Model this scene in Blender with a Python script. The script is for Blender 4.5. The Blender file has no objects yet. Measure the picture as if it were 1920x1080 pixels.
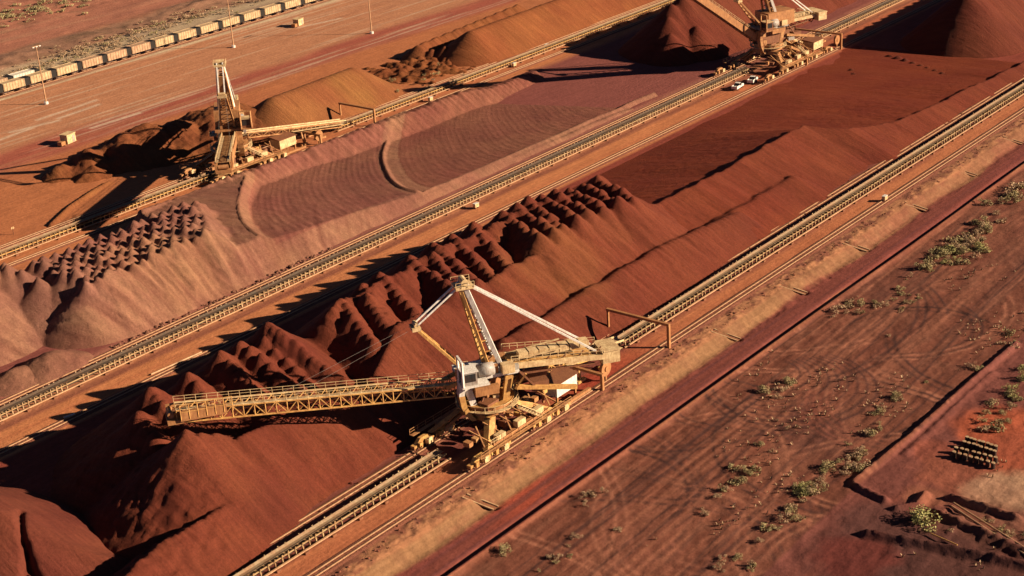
import bpy, math, random
import numpy as np
R = math.radians
random.seed(7); RNG = np.random.default_rng(11)
scn = bpy.context.scene
col = scn.collection

# ------------------------------------------------------------------ camera
CAM_H = 130.0
FPX, PITCH, ROLL, YAW = 2958.2, R(22.7987), R(-3.7026), R(49.9373)
_fw = np.array([math.sin(YAW)*math.cos(PITCH), math.cos(YAW)*math.cos(PITCH), -math.sin(PITCH)])
_rt = np.array([math.cos(YAW), -math.sin(YAW), 0.0]); _up = np.cross(_rt, _fw)
RT = math.cos(ROLL)*_rt + math.sin(ROLL)*_up
UP = -math.sin(ROLL)*_rt + math.cos(ROLL)*_up
FW = _fw
cam_data = bpy.data.cameras.new('camera'); cam = bpy.data.objects.new('camera', cam_data); col.objects.link(cam)
from mathutils import Matrix, Vector
m = Matrix(((RT[0], UP[0], -FW[0], 0), (RT[1], UP[1], -FW[1], 0), (RT[2], UP[2], -FW[2], CAM_H), (0, 0, 0, 1)))
cam.matrix_world = m
cam_data.sensor_width = 36; cam_data.lens = FPX/1920*36
cam_data.clip_start = 1; cam_data.clip_end = 12000
scn.camera = cam

def at(x, y, z=0.0):
    """point of the place at height z seen at a spot of the 1920x1080 photograph"""
    d = FW*FPX + RT*(x-960) - UP*(y-540); t = (z-CAM_H)/d[2]
    return np.array([d[0]*t, d[1]*t, z])

# ------------------------------------------------------------------ light
SUN_AZ = R(-60.0)          # direction from the scene towards the sun, from +X
SUN_EL = R(22.0)
world = bpy.data.worlds.new('World'); scn.world = world; world.use_nodes = True
wn = world.node_tree; wn.nodes.clear()
sky = wn.nodes.new('ShaderNodeTexSky'); sky.sky_type = 'NISHITA'; sky.sun_disc = False
sky.sun_elevation = SUN_EL
sky.sun_rotation = R(90) - SUN_AZ
sky.air_density = 0.16; sky.dust_density = 0.05; sky.ozone_density = 0.5; sky.altitude = 300
bg = wn.nodes.new('ShaderNodeBackground'); bg.inputs[1].default_value = 0.05
wo = wn.nodes.new('ShaderNodeOutputWorld')
wn.links.new(sky.outputs[0], bg.inputs[0]); wn.links.new(bg.outputs[0], wo.inputs[0])
sl = bpy.data.lights.new('sun', 'SUN'); sl.energy = 5.0; sl.angle = R(0.5); sl.color = (1.0, 0.80, 0.56)
so = bpy.data.objects.new('sun', sl); col.objects.link(so)
sd = Vector((math.cos(SUN_AZ)*math.cos(SUN_EL), math.sin(SUN_AZ)*math.cos(SUN_EL), math.sin(SUN_EL)))
so.rotation_euler = sd.to_track_quat('Z', 'Y').to_euler()
so.location = (0, 0, 300)
scn.view_settings.view_transform = 'Standard'; scn.view_settings.look = 'None'
scn.view_settings.exposure = 0.92; scn.view_settings.gamma = 1.0
scn.view_settings.use_curve_mapping = False
scn.cycles.diffuse_bounces = 1

# ------------------------------------------------------------------ helpers
def lin(c):
    c = c/255.0
    return c/12.92 if c <= 0.04045 else ((c+0.055)/1.055)**2.4
TINT = (1.0, 0.81, 0.60)
def alb(r, g, b, cosf=0.375):
    k = 5.0/math.pi*2**0.85*(cosf+0.03)
    return tuple(min(0.85, lin(v)/(k*t)) for v, t in zip((r, g, b), TINT))

def vnoise(x, y, seed=0):
    """smooth value noise on numpy arrays, about -1..1"""
    x = np.asarray(x, float)+seed*17.31; y = np.asarray(y, float)+seed*9.77
    xi = np.floor(x).astype(np.int64); yi = np.floor(y).astype(np.int64)
    fx = x-xi; fy = y-yi; fx = fx*fx*(3-2*fx); fy = fy*fy*(3-2*fy)
    def h(a, b):
        n = (a*374761393 + b*668265263 + seed*1442695) & 0x7fffffff
        n = ((n ^ (n >> 13))*1274126177) & 0x7fffffff
        n = n ^ (n >> 16)
        return (n & 0xffff)/32767.5-1
    return (h(xi, yi)*(1-fx)+h(xi+1, yi)*fx)*(1-fy)+(h(xi, yi+1)*(1-fx)+h(xi+1, yi+1)*fx)*fy
def fbm(x, y, seed=0, o=4):
    s = 0; a = 1; t = 0
    for i in range(o):
        s = s+a*vnoise(x*2**i, y*2**i, seed+i); t += a; a *= 0.5
    return s/t
def sstep(a, b, x):
    t = np.clip((x-a)/(b-a), 0, 1); return t*t*(3-2*t)

def tag(o, label=None, cat=None, group=None, kind=None):
    if label: o['label'] = label
    if cat: o['category'] = cat
    if group: o['group'] = group
    if kind: o['kind'] = kind
    return o
def empty(name, loc=(0, 0, 0), rz=0):
    o = bpy.data.objects.new(name, None); o.location = loc; o.rotation_euler = (0, 0, rz)
    o.empty_display_size = 1; col.objects.link(o); return o
def kids(o): return [c for c in bpy.data.objects if c.parent == o]
def copy_tree(o, parent=None, cache=None):
    if cache is None:
        cache = {}
        for q in bpy.data.objects:
            if q.parent: cache.setdefault(q.parent.name, []).append(q)
    c = o.copy(); col.objects.link(c)
    if parent: c.parent = parent
    for ch in cache.get(o.name, []): copy_tree(ch, c, cache)
    return c

class MB:
    def __init__(s): s.v = []; s.f = []
    def hexa(s, p):
        n = len(s.v); s.v += [tuple(q) for q in p]
        s.f += [(n, n+3, n+2, n+1), (n+4, n+5, n+6, n+7), (n, n+1, n+5, n+4), (n+1, n+2, n+6, n+5), (n+2, n+3, n+7, n+6), (n+3, n, n+4, n+7)]
        return s
    def box(s, x0, x1, y0, y1, z0, z1):
        return s.hexa([(x0, y0, z0), (x1, y0, z0), (x1, y1, z0), (x0, y1, z0), (x0, y0, z1), (x1, y0, z1), (x1, y1, z1), (x0, y1, z1)])
    def beam(s, a, b, w=0.2, h=None):
        h = h or w
        a = Vector(a); b = Vector(b); d = (b-a)
        if d.length < 1e-6: return s
        d.normalize(); u = Vector((0, 0, 1))
        if abs(d.z) > 0.98: u = Vector((1, 0, 0))
        r = d.cross(u).normalized()*(w/2); t = r.cross(d).normalized()*(h/2)
        return s.hexa([a-r-t, a+r-t, b+r-t, b-r-t, a-r+t, a+r+t, b+r+t, b-r+t])
    def cyl(s, a, b, r, n=10, r2=None, caps=True):
        r2 = r if r2 is None else r2
        a = Vector(a); b = Vector(b); d = (b-a).normalized(); u = Vector((0, 0, 1))
        if abs(d.z) > 0.98: u = Vector((1, 0, 0))
        x = d.cross(u).normalized(); y = d.cross(x); k = len(s.v)
        for i in range(n):
            t = 2*math.pi*i/n; o = x*math.cos(t)+y*math.sin(t)
            s.v.append(tuple(a+o*r)); s.v.append(tuple(b+o*r2))
        for i in range(n):
            j = (i+1) % n; s.f.append((k+2*i, k+2*i+1, k+2*j+1, k+2*j))
        if caps:
            s.f.append(tuple(k+2*i for i in range(n))); s.f.append(tuple(k+2*i+1 for i in reversed(range(n))))
        return s
    def ring(s, c, ro, ri, z0, z1, n=32, a0=0, a1=360):
        k = len(s.v); full = (a1-a0) >= 360; m_ = n if full else n+1
        for i in range(m_):
            t = R(a0+(a1-a0)*i/n); ca, sa = math.cos(t), math.sin(t)
            for r, z in ((ro, z0), (ro, z1), (ri, z1), (ri, z0)): s.v.append((c[0]+r*ca, c[1]+r*sa, z))
        for i in range(n):
            j = (i+1) % m_
            for q in range(4):
                p = (q+1) % 4; s.f.append((k+4*i+q, k+4*j+q, k+4*j+p, k+4*i+p))
        return s
    def build(s, name, mat, parent=None, smooth=False):
        me = bpy.data.meshes.new(name); me.from_pydata(s.v, [], s.f); me.materials.append(mat)
        if smooth: me.polygons.foreach_set('use_smooth', [True]*len(me.polygons))
        if mat.name.endswith('_ore') or mat.name == 'ballast':
            ta = me.attributes.new('tone', 'FLOAT_COLOR', 'POINT'); ta.data.foreach_set('color', [1.0]*(4*len(me.vertices)))
        me.update(); o = bpy.data.objects.new(name, me); col.objects.link(o)
        if parent: o.parent = parent
        return o

# ------------------------------------------------------------------ materials
def nodes(name):
    mt = bpy.data.materials.new(name); mt.use_nodes = True; nt = mt.node_tree
    b = nt.nodes['Principled BSDF']; b.inputs['Specular IOR Level'].default_value = 0.15
    b.inputs['Roughness'].default_value = 0.9
    return mt, nt, b
def N(nt, t, **k):
    n = nt.nodes.new(t)
    for a, v in k.items():
        if a.startswith('i_'):
            n.inputs[a[2:].replace('_', ' ')].default_value = v
        else: setattr(n, a, v)
    return n
def mixc(nt, fac, a, b, mode='MIX'):
    n = nt.nodes.new('ShaderNodeMix'); n.data_type = 'RGBA'; n.blend_type = mode
    for i, v in ((0, fac), (6, a), (7, b)):
        if hasattr(v, 'is_output') or isinstance(v, bpy.types.NodeSocket): nt.links.new(v, n.inputs[i])
        else: n.inputs[i].default_value = (*v, 1) if isinstance(v, tuple) and len(v) == 3 else v
    return n.outputs[2]
def noise_fac(nt, scale, sxyz=(1, 1, 1), detail=5, lo=0.35, hi=0.65, rot=0, rough=0.6):
    tc = N(nt, 'ShaderNodeNewGeometry'); mp = N(nt, 'ShaderNodeMapping')
    mp.inputs['Scale'].default_value = sxyz; mp.inputs['Rotation'].default_value = (0, 0, rot)
    nt.links.new(tc.outputs['Position'], mp.inputs[0])
    no = N(nt, 'ShaderNodeTexNoise'); no.inputs['Scale'].default_value = scale; no.inputs['Detail'].default_value = detail
    no.inputs['Roughness'].default_value = rough
    nt.links.new(mp.outputs[0], no.inputs['Vector'])
    mr = N(nt, 'ShaderNodeMapRange'); mr.inputs[1].default_value = lo; mr.inputs[2].default_value = hi
    nt.links.new(no.outputs[0], mr.inputs[0])
    return mr.outputs[0], no.outputs[0]
def add_bump(nt, b, hs, strength=0.5, dist=0.3):
    bp = N(nt, 'ShaderNodeBump'); bp.inputs['Strength'].default_value = strength; bp.inputs['Distance'].default_value = dist
    nt.links.new(hs, bp.inputs['Height']); nt.links.new(bp.outputs[0], b.inputs['Normal'])
def ore_mat(name, c, c2, streak=(1.2, 0.12, 0.12), bump=0.55):
    mt, nt, b = nodes(name)
    f1, r1 = noise_fac(nt, 0.06, (1, 1, 1), 4)
    f2, r2 = noise_fac(nt, 1.0, streak, 5, 0.3, 0.7)
    f3, r3 = noise_fac(nt, 2.2, (1, 1, 1), 8, 0.28, 0.72, rough=0.85)
    cc = mixc(nt, f1, c, c2)
    at_ = N(nt, 'ShaderNodeAttribute'); at_.attribute_name = 'tone'
    cc = mixc(nt, 1.0, cc, at_.outputs['Color'], 'MULTIPLY')
    g = mixc(nt, f2, (0.80, 0.78, 0.78), (1.13, 1.13, 1.12))
    g2 = mixc(nt, f3, (0.62, 0.60, 0.60), (1.32, 1.34, 1.36))
    cc = mixc(nt, 1.0, cc, g, 'MULTIPLY'); cc = mixc(nt, 1.0, cc, g2, 'MULTIPLY')
    nt.links.new(cc, b.inputs['Base Color'])
    ad = N(nt, 'ShaderNodeMath', operation='ADD'); nt.links.new(r2, ad.inputs[0]); nt.links.new(r3, ad.inputs[1])
    add_bump(nt, b, ad.outputs[0], bump, 0.5)
    return mt
def paint(name, c, dust=(0.30, 0.13, 0.06), amt=0.55, rough=0.6, metal=0.0):
    mt, nt, b = nodes(name)
    f1, r1 = noise_fac(nt, 0.7, (1, 1, 1.6), 6, 0.36, 0.62)
    mm = N(nt, 'ShaderNodeMath', operation='MULTIPLY'); mm.inputs[1].default_value = amt; nt.links.new(f1, mm.inputs[0])
    f2, r2 = noise_fac(nt, 4.0, (1, 1, 0.25), 4, 0.3, 0.7)
    cc = mixc(nt, mm.outputs[0], c, dust)
    cc = mixc(nt, 1.0, cc, mixc(nt, f2, (0.66, 0.60, 0.55), (1.08, 1.08, 1.08)), 'MULTIPLY')
    nt.links.new(cc, b.inputs['Base Color']); b.inputs['Roughness'].default_value = rough; b.inputs['Metallic'].default_value = metal
    b.inputs['Specular IOR Level'].default_value = 0.3
    return mt

M = {}
M['yellow'] = paint('dusty_yellow_paint', (0.76, 0.45, 0.15), dust=(0.34, 0.13, 0.05), amt=0.6)
M['cream'] = paint('cream_paint', (0.80, 0.61, 0.34), amt=0.5)
M['white'] = paint('white_paint', (0.84, 0.82, 0.78), amt=0.2)
M['orange'] = paint('rusty_orange_steel', (0.50, 0.24, 0.10), amt=0.5)
M['grey'] = paint('galvanised_steel', (0.42, 0.41, 0.39), amt=0.4, rough=0.45)
M['dark'] = paint('dark_rubber', (0.045, 0.03, 0.025), dust=(.12, .06, .04), amt=0.3)
M['rust'] = paint('ore_stained_steel', (0.22, 0.09, 0.05), amt=0.5)
M['steel'] = paint('rail_steel', (0.34, 0.22, 0.16), amt=0.5, rough=0.5)
M['belt'] = paint('dusty_conveyor_belt', (0.36, 0.27, 0.17), dust=(0.34, 0.17, 0.09), amt=0.7)
M['beltdark'] = paint('grey_conveyor_belt', (0.11, 0.085, 0.065), dust=(0.18, 0.09, 0.05), amt=0.5)
M['concrete'] = paint('pale_concrete', (0.56, 0.40, 0.24), amt=0.5)
M['stringer'] = paint('pink_dusted_beam', (0.62, 0.38, 0.22), amt=0.3)
M['ochre'] = paint('rusty_ochre_steel', (0.60, 0.33, 0.14), dust=(0.26, 0.09, 0.04), amt=0.75)
M['khaki'] = paint('khaki_idler_steel', (0.50, 0.36, 0.19), amt=0.6)
M['black'] = paint('black_coupling_gap_shade', (0.014, 0.011, 0.010), dust=(.03, .02, .015), amt=.2)  # near-black colour standing in for the shade between coupled wagons
M['glass'] = paint('dark_glass', (0.03, 0.035, 0.04), amt=0.1, rough=0.15)
M['ballast'] = ore_mat('ballast', alb(158, 92, 62), alb(140, 78, 54))
M['red_ore'] = ore_mat('red_ore', alb(158, 68, 44, 0.84), alb(170, 80, 48, 0.84))
M['lilac_ore'] = ore_mat('lilac_ore', alb(208, 136, 94, 0.84), alb(190, 114, 84, 0.84), streak=(0.7, 0.35, 0.2))
M['orange_ore'] = ore_mat('orange_ore', alb(208, 124, 66, 0.80), alb(196, 108, 60, 0.80))

# ------------------------------------------------------------------ ground
def seg_d(X, Y, a, b):
    ax, ay = a[:2]; bx, by = b[:2]; L2 = (bx-ax)**2+(by-ay)**2
    t = np.clip(((X-ax)*(bx-ax)+(Y-ay)*(by-ay))/L2, 0, 1)
    return np.hypot(X-ax-t*(bx-ax), Y-ay-t*(by-ay)), t
LOW = -1.5
def ridge(Z, X, Y, p, h, w, z=LOW):
    pts = [at(u, v, z) for u, v in p]
    for a, b in zip(pts[:-1], pts[1:]):
        d, t = seg_d(X, Y, a, b)
        Z = np.maximum(Z, Z*0+z+h*(1-d/w) + 0.10*vnoise(X*1.3, Y*1.3, 5)) if h > 0 else Z+h*np.clip(1-d/w, 0, 1)
    return Z
def ground_z(X, Y):
    n1 = fbm(X*0.05, Y*0.05, 1)
    Z = 0.10*fbm(X*0.12, Y*0.2, 2)
    # embankment batter down to the maroon road and the scrub flat
    w = 0.35*fbm(X*0.25, X*0+3, 9)
    low = 1-sstep(146.8, 150.4, Y+w)
    Z = Z*(1-low)+LOW*low
    Z = Z+np.where((Y > 150.6) & (Y < 153.6), 0.30*np.clip(fbm(X*0.5, Y*0.6, 4)+0.1, 0, 1), 0)
    Z = Z+np.where((Y > 146) & (Y < 151.5), 0.28*fbm(X*0.5, Y*0.25, 25)+.12*fbm(X*1.3, Y*.9, 26), 0)
    # kerb of earth and ditch beside the maroon road
    ed = 139.3+0.5*vnoise(X*0.02, X*0, 6)
    Z = Z+0.55*np.exp(-((Y-ed)/0.55)**2)-0.45*np.exp(-((Y-ed-1.3)/0.6)**2)
    scr = (Y < 138.5)
    Z = Z+np.where(scr, 0.22*fbm(X*0.3, Y*0.5, 8), 0)
    # batter gullies
    for px, py in ((1335, 625), (1470, 540), (1585, 460), (1695, 385), (1805, 322), (1890, 262), (1870-1010, 935)):
        c = at(px, py, -0.6); dx = np.abs(X-c[0]+0.35*(Y-c[1])); Z = Z-np.where((Y > 146) & (Y < 151.5), 0.55*np.clip(1-dx/0.8, 0, 1), 0)
    # rough mounds far left of the train
    Z = Z+np.where(Y > 330, 0.35*np.clip(fbm(X*0.10, Y*0.12, 12)+0.1, 0, 1)*sstep(440, 470, Y), 0)
    Z = Z+2.2*np.clip(fbm(X*0.07, Y*0.1, 14)+0.35, 0, 1)*np.exp(-((Y-480-0.06*(X-340))/8.0)**2)
    Z = Z+1.2*np.clip(fbm(X*0.09, Y*0.09, 15)+0.1, 0, 1)*sstep(505, 530, Y)
    # foreground: haul road edge and low earth banks bottom right
    loc = (Y < 112) & (X < 330)
    Xl, Yl = X, Y
    Z = np.where(loc, ridge(Z, Xl, Yl, [(1600, 906), (1708, 818), (1841, 700), (1905, 646)], 0.8, 1.0), Z)
    Z = np.where(loc, ridge(Z, Xl, Yl, [(1602, 912), (1658, 938)], 0.9, 1.0), Z)
    Z = np.where(loc, ridge(Z, Xl, Yl, [(1625, 1003), (1720, 1022), (1830, 1043), (1960, 1072)], 1.2, 1.3), Z)
    Z = np.where(loc, ridge(Z, Xl, Yl, [(1680, 955), (1720, 950), (1735, 928)], 0.9, 1.1), Z)
    Z = np.where(loc, ridge(Z, Xl, Yl, [(1752, 962), (1800, 985), (1850, 1003)], 1.0, 1.1), Z)
    Z = np.where(loc, ridge(Z, Xl, Yl, [(1785, 935), (1850, 955), (1905, 975)], 1.1, 1.2), Z)
    Z = np.where(loc, ridge(Z, Xl, Yl, [(1795, 975), (1860, 1010), (1935, 1045)], 0.7, 1.8), Z)
    Z = np.where(loc, ridge(Z, Xl, Yl, [(1860, 700), (1810, 745), (1760, 795), (1700, 850)], 0.35, 1.2), Z)
    rough = sstep(0.0, 0.4, fbm(X*0.15, Y*0.15, 19))
    c = at(1850, 1000, LOW); dd = np.hypot(X-c[0], Y-c[1])
    Z = Z+np.where(dd < 16, 0.5*np.clip(fbm(X*0.6, Y*0.6, 21), 0, 1)*(1-dd/16)*1.6, 0)
    return Z

def ground_col(X, Y):
    C = np.zeros(X.shape+(3,)); 
    def put(mask, c):
        mk = mask[..., None]; C[:] = C*(1-mk)+np.array(c)*mk
    n = fbm(X*0.03, Y*0.06, 31); ns = fbm(X*0.012, Y*0.45, 33); nf = fbm(X*0.25, Y*0.3, 35)
    one = np.ones_like(X)
    put(one, alb(188, 114, 72))
    def band(y0, y1, c, s=0.5, a=1.0, wob=0.3):
        Yw = Y+wob*vnoise(X*0.05, Y*0.05, 40)
        put(a*sstep(y0-s, y0+s, Yw)*(1-sstep(y1-s, y1+s, Yw)), c)
    # foreground scrub flat
    band(-4000, 139.3, alb(124, 66, 44))
    put((Y < 139)*sstep(-0.1, 0.45, ns)*0.75, alb(140, 80, 54))
    put((Y < 139)*sstep(0.05, 0.5, n)*0.6, alb(92, 50, 38))
    put(sstep(449, 455, Y)*(1-sstep(466, 474, Y))*.5, alb(176, 146, 104))
    put((Y < 139)*sstep(0.15, 0.5, nf)*0.35, alb(140, 84, 58))
    tr = fbm(X*0.02, Y*1.6, 37); put((Y < 139)*sstep(0.2, 0.5, tr)*0.5, alb(132, 70, 48))
    # curved wheel tracks on the scrub flat
    def arc(px, py, rx, ry, w, a, c, a0=0, a1=360):
        q = at(px, py, LOW); e = at(px+rx, py, LOW); rr = np.hypot(*(e-q)[:2])
        d = np.hypot(X-q[0], Y-q[1]); an = np.degrees(np.arctan2(Y-q[1], X-q[0])) % 360
        put((np.exp(-((d-rr)/w)**2))*a*((an > a0) & (an < a1)), c)
    rk = random.Random(3)
    for k in range(60):
        q = at(rk.uniform(1050, 1900), rk.uniform(560, 1070), LOW); r_ = rk.uniform(9, 60); th = rk.uniform(0, 360); da = rk.uniform(20, 90)*min(1, 25/r_)
        cc_ = (q[0]-r_*math.cos(R(th)), q[1]-r_*math.sin(R(th))); d0 = np.hypot(X-cc_[0], Y-cc_[1]); an = (np.degrees(np.arctan2(Y-cc_[1], X-cc_[0]))-th+180) % 360-180
        dk_ = rk.random() < .55; ft = (Y < 139)*(1-sstep(da*.6, da, np.abs(an)))
        for w2 in (0, 1.7): put(ft*np.exp(-((d0-r_-w2)/.36)**2)*rk.uniform(.5, .9), alb(66, 38, 30) if dk_ else alb(172, 102, 70))
    for k in range(40):
        y_ = rk.uniform(103, 138); sl_ = rk.uniform(-.05, .05); x_ = rk.uniform(150, 320); ft = (Y < 139)*np.exp(-((X-x_)/rk.uniform(25, 60))**2)
        for w2 in (0, 1.8): put(ft*np.exp(-((Y-y_-w2-sl_*(X-x_)-1.2*np.sin((X-x_)*.04))/.28)**2)*rk.uniform(.45, .8), alb(70, 40, 32) if k % 2 else alb(168, 98, 66))
    for k in range(6):
        arc(1330, 1010, 70+k*26, 0, 0.35, 0.55, alb(150, 84, 58))
    for k in range(9):
        arc(1440+k*5, 700+k*3, 60+k*13, 0, 0.28, 0.6, alb(70, 40, 34), 180, 360)
    for k in range(5):
        arc(1700, 760, 150+k*14, 0, 0.28, 0.5, alb(150, 80, 56), 100, 260)
    # haul road and yard bottom right
    band(-4000, 101.2, alb(126, 66, 50), 0.3)
    put((Y < 101)*sstep(0.0, 0.5, ns)*0.6, alb(150, 74, 50))
    def blob(px, py, r, c, a=1.0, sy=1.0, z=LOW):
        q = at(px, py, z); d = np.hypot(X-q[0], (Y-q[1])*sy)+2.0*fbm(X*0.3, Y*0.3, 41)*min(1, r/6)
        put(a*(1-sstep(r*0.6, r*1.1, d)), c)
    blob(1880, 800, 9, alb(172, 80, 48)); blob(1900, 860, 10, alb(165, 78, 48)); blob(1760, 850, 5, alb(150, 74, 50), 0.7)
    blob(1800, 890, 8, alb(150, 78, 52), 0.9); blob(1905, 920, 7.5, alb(184, 132, 92), 0.9); blob(1860, 925, 6, alb(176, 120, 84), 0.8)
    blob(1740, 930, 4, alb(150, 84, 56), 0.8); blob(1860, 990, 9, alb(130, 78, 54), 0.7)
    blob(1700, 1060, 16, alb(88, 50, 40), 0.9); blob(1640, 980, 7, alb(100, 56, 44), 0.8); blob(1600, 1045, 7, alb(112, 44, 32), 0.7)
    blob(1860, 1075, 12, alb(92, 50, 38), 0.8)
    # maroon road with the brighter red stretch
    band(139.9, 147.0, alb(132, 64, 47), 0.6, 1.0, 1.2)
    rd = ((Y > 140.2) & (Y < 147))
    put(rd*sstep(-0.05, 0.4, ns)*0.6, alb(144, 68, 52))
    t3 = fbm(X*0.01, Y*1.4, 38); put(rd*sstep(0.1, 0.5, t3)*0.55, alb(104, 54, 48))
    q = at(985, 925, LOW); u = (X-q[0]); put(rd*np.exp(-(u/10)**2)*sstep(-0.3, 0.3, fbm(X*0.08, Y*0.7, 44))*0.8, alb(176, 74, 46))
    # batter and the strip of scrub and rail bed above it
    band(147.0, 150.3, alb(188, 126, 78, 0.62), 0.6, 1.0, 1.2)
    bt = ((Y > 146.6) & (Y < 151)); put(bt*sstep(0.0, 0.5, fbm(X*0.5, Y*0.08, 46))*0.35, alb(160, 96, 64, 0.62))
    put(bt*sstep(230, 330, X)*0.5, alb(170, 96, 64, 0.62)); put(bt*sstep(0.0, .4, fbm(X*.08, Y*.3, 58))*.6, alb(176, 100, 68, .62)); put(bt*sstep(0.1, .5, fbm(X*.7, Y*.7, 59))*.3, alb(206, 142, 92, .62))
    band(150.1, 153.9, alb(186, 118, 74), 0.4); st = ((Y > 150.2) & (Y < 154)); put(st*sstep(-0.05, 0.3, fbm(X*0.5, Y*0.8, 47)+.25*(Y-152.3)*.5)*0.8, alb(136, 74, 52)); put(st*sstep(.1, .4, fbm(X*1.1, Y*1.2, 57))*.5, alb(96, 54, 40))
    band(153.7, 156.6, alb(164, 94, 64), 0.25)
    band(156.6, 160.6, alb(196, 112, 66), 0.4); put(((Y > 156.6) & (Y < 161))*sstep(0.0, 0.5, fbm(X*0.015, Y*0.8, 48))*0.6, alb(178, 94, 56))
    q2 = at(1080, 720, 0); put(((Y > 156.6) & (Y < 161))*np.exp(-((X-q2[0]-4)/16)**2)*0.95, alb(160, 60, 38))
    band(160.6, 171.0, alb(132, 66, 48), 0.5); band(166.4, 167.6, alb(172, 104, 74), 0.3, 0.7); band(168.8, 169.5, alb(160, 92, 66), 0.2, 0.5)
    band(171.0, 229.0, alb(142, 62, 42), 1.0)
    # middle service road and conveyor
    band(228.5, 238.5, alb(202, 118, 68), 0.5); put(((Y > 229) & (Y < 238))*sstep(0.05, 0.5, fbm(X*0.01, Y*0.7, 50))*0.5, alb(184, 98, 58))
    put(((Y > 228) & (Y < 238.5))*sstep(330, 430, X)*0.75, alb(176, 84, 52))
    band(238.5, 240.2, alb(150, 82, 54), 0.3)
    band(244.0, 251.0, alb(150, 86, 66), 0.5); put(((Y > 244) & (Y < 251))*sstep(-0.1, 0.4, fbm(X*0.012, Y*0.9, 51))*0.7, alb(176, 104, 74))
    band(251.0, 304.0, alb(140, 72, 56), 1.0)
    band(304.0, 314.0, alb(196, 112, 64), 0.5); put(((Y > 303) & (Y < 322))*sstep(0.05, 0.5, fbm(X*0.012, Y*0.7, 52))*0.5, alb(178, 96, 60))
    band(314.0, 372.0, alb(188, 106, 60), 0.8)
    put(((Y > 318) & (Y < 370))*sstep(0.0, 0.5, n)*0.5, alb(174, 92, 54))
    # wide graded flat, darker strip and pale tracks
    band(372, 388, alb(170, 84, 58), 3.0, 1.0, 2.0); band(388, 437, alb(194, 122, 78), 5.0, 1.0, 3.0)
    fl = sstep(368, 376, Y)*(1-sstep(436, 437, Y))
    put(fl*sstep(0.0, 0.45, ns)*0.6, alb(184, 114, 74)); put(fl*sstep(0.2, 0.55, fbm(X*0.008, Y*0.3, 54))*0.6, alb(200, 138, 96))
    put(fl*sstep(0.30, 0.5, fbm(X*0.01+5, Y*0.9, 55))*0.6, alb(214, 168, 124))
    for (pa, pb) in (((70, 225), (180, 188)), ((0, 262), (60, 240)), ((172, 240), (262, 212)), ((560, 52), (640, 34)), ((110, 222), (185, 196)), ((20, 248), (110, 226))):
        a = at(*pa); b = at(*pb); d, t = seg_d(X, Y, a, b); put(np.exp(-(d/0.7)**2)*0.8, alb(226, 186, 142))
    band(436.5, 438.2, alb(206, 168, 122), 0.3)
    band(438.2, 449, alb(176, 124, 86), 0.5)
    band(449, 470, alb(184, 146, 104), 3.0, 1.0, 2.0); b4 = sstep(447, 452, Y)*(1-sstep(468, 474, Y)); put(b4*sstep(0.0, 0.5, ns)*0.7, alb(160, 118, 88))
    band(470, 492, alb(158, 106, 74), 3, 1.0, 4.0); b5 = sstep(468, 474, Y)*(1-sstep(490, 496, Y)); put(b5*sstep(0.0, 0.4, nf)*0.7, alb(120, 84, 56))
    band(492, 6000, alb(178, 106, 74), 4, 1.0, 3.0); b6 = sstep(492, 500, Y); put(b6*sstep(0.1, 0.5, ns)*0.7, alb(186, 122, 84)); put(b6*sstep(0.1, 0.5, n)*0.5, alb(158, 92, 64))
    b7 = sstep(512, 530, Y); put(b7*sstep(0.1, 0.4, nf)*0.6, alb(110, 84, 52))
    return C

def axis(segs):
    out = []
    for a, b, s in segs:
        n = max(1, int(round((b-a)/s))); out += list(np.linspace(a, b, n, endpoint=False))
    out.append(segs[-1][1]); return np.array(out)
def height_mesh(name, xs, ys, Z, mat, parent=None, attr=None, mask=None, attrname='tone'):
    nx, ny = len(xs), len(ys); X, Y = np.meshgrid(xs, ys)
    co = np.stack([X, Y, Z], -1).reshape(-1, 3).astype(np.float32)
    i = np.arange(nx-1)[None, :]+np.arange(ny-1)[:, None]*nx
    q = np.stack([i, i+1, i+1+nx, i+nx], -1).reshape(-1, 4)
    if mask is not None:
        mk = mask.reshape(-1); q = q[mk[q].any(1)]
        used = np.unique(q); rm = np.full(nx*ny, -1, np.int64); rm[used] = np.arange(len(used)); co = co[used]; q = rm[q]
        if attr is not None: attr = attr.reshape(-1, 3)[used]
    me = bpy.data.meshes.new(name)
    me.vertices.add(len(co)); me.vertices.foreach_set('co', co.ravel())
    me.loops.add(q.size); me.loops.foreach_set('vertex_index', q.ravel().astype(np.int32))
    me.polygons.add(len(q)); me.polygons.foreach_set('loop_start', np.arange(0, q.size, 4, dtype=np.int32))
    me.polygons.foreach_set('use_smooth', np.ones(len(q), bool))
    me.materials.append(mat); me.update(calc_edges=True)
    if attr is None: attr = np.ones((len(co), 3))
    a = me.attributes.new(attrname, 'FLOAT_COLOR', 'POINT')
    a.data.foreach_set('color', np.concatenate([attr.reshape(-1, 3), np.ones((len(co), 1))], 1).astype(np.float32).ravel())
    o = bpy.data.objects.new(name, me); col.objects.link(o)
    if parent: o.parent = parent
    return o

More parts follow.
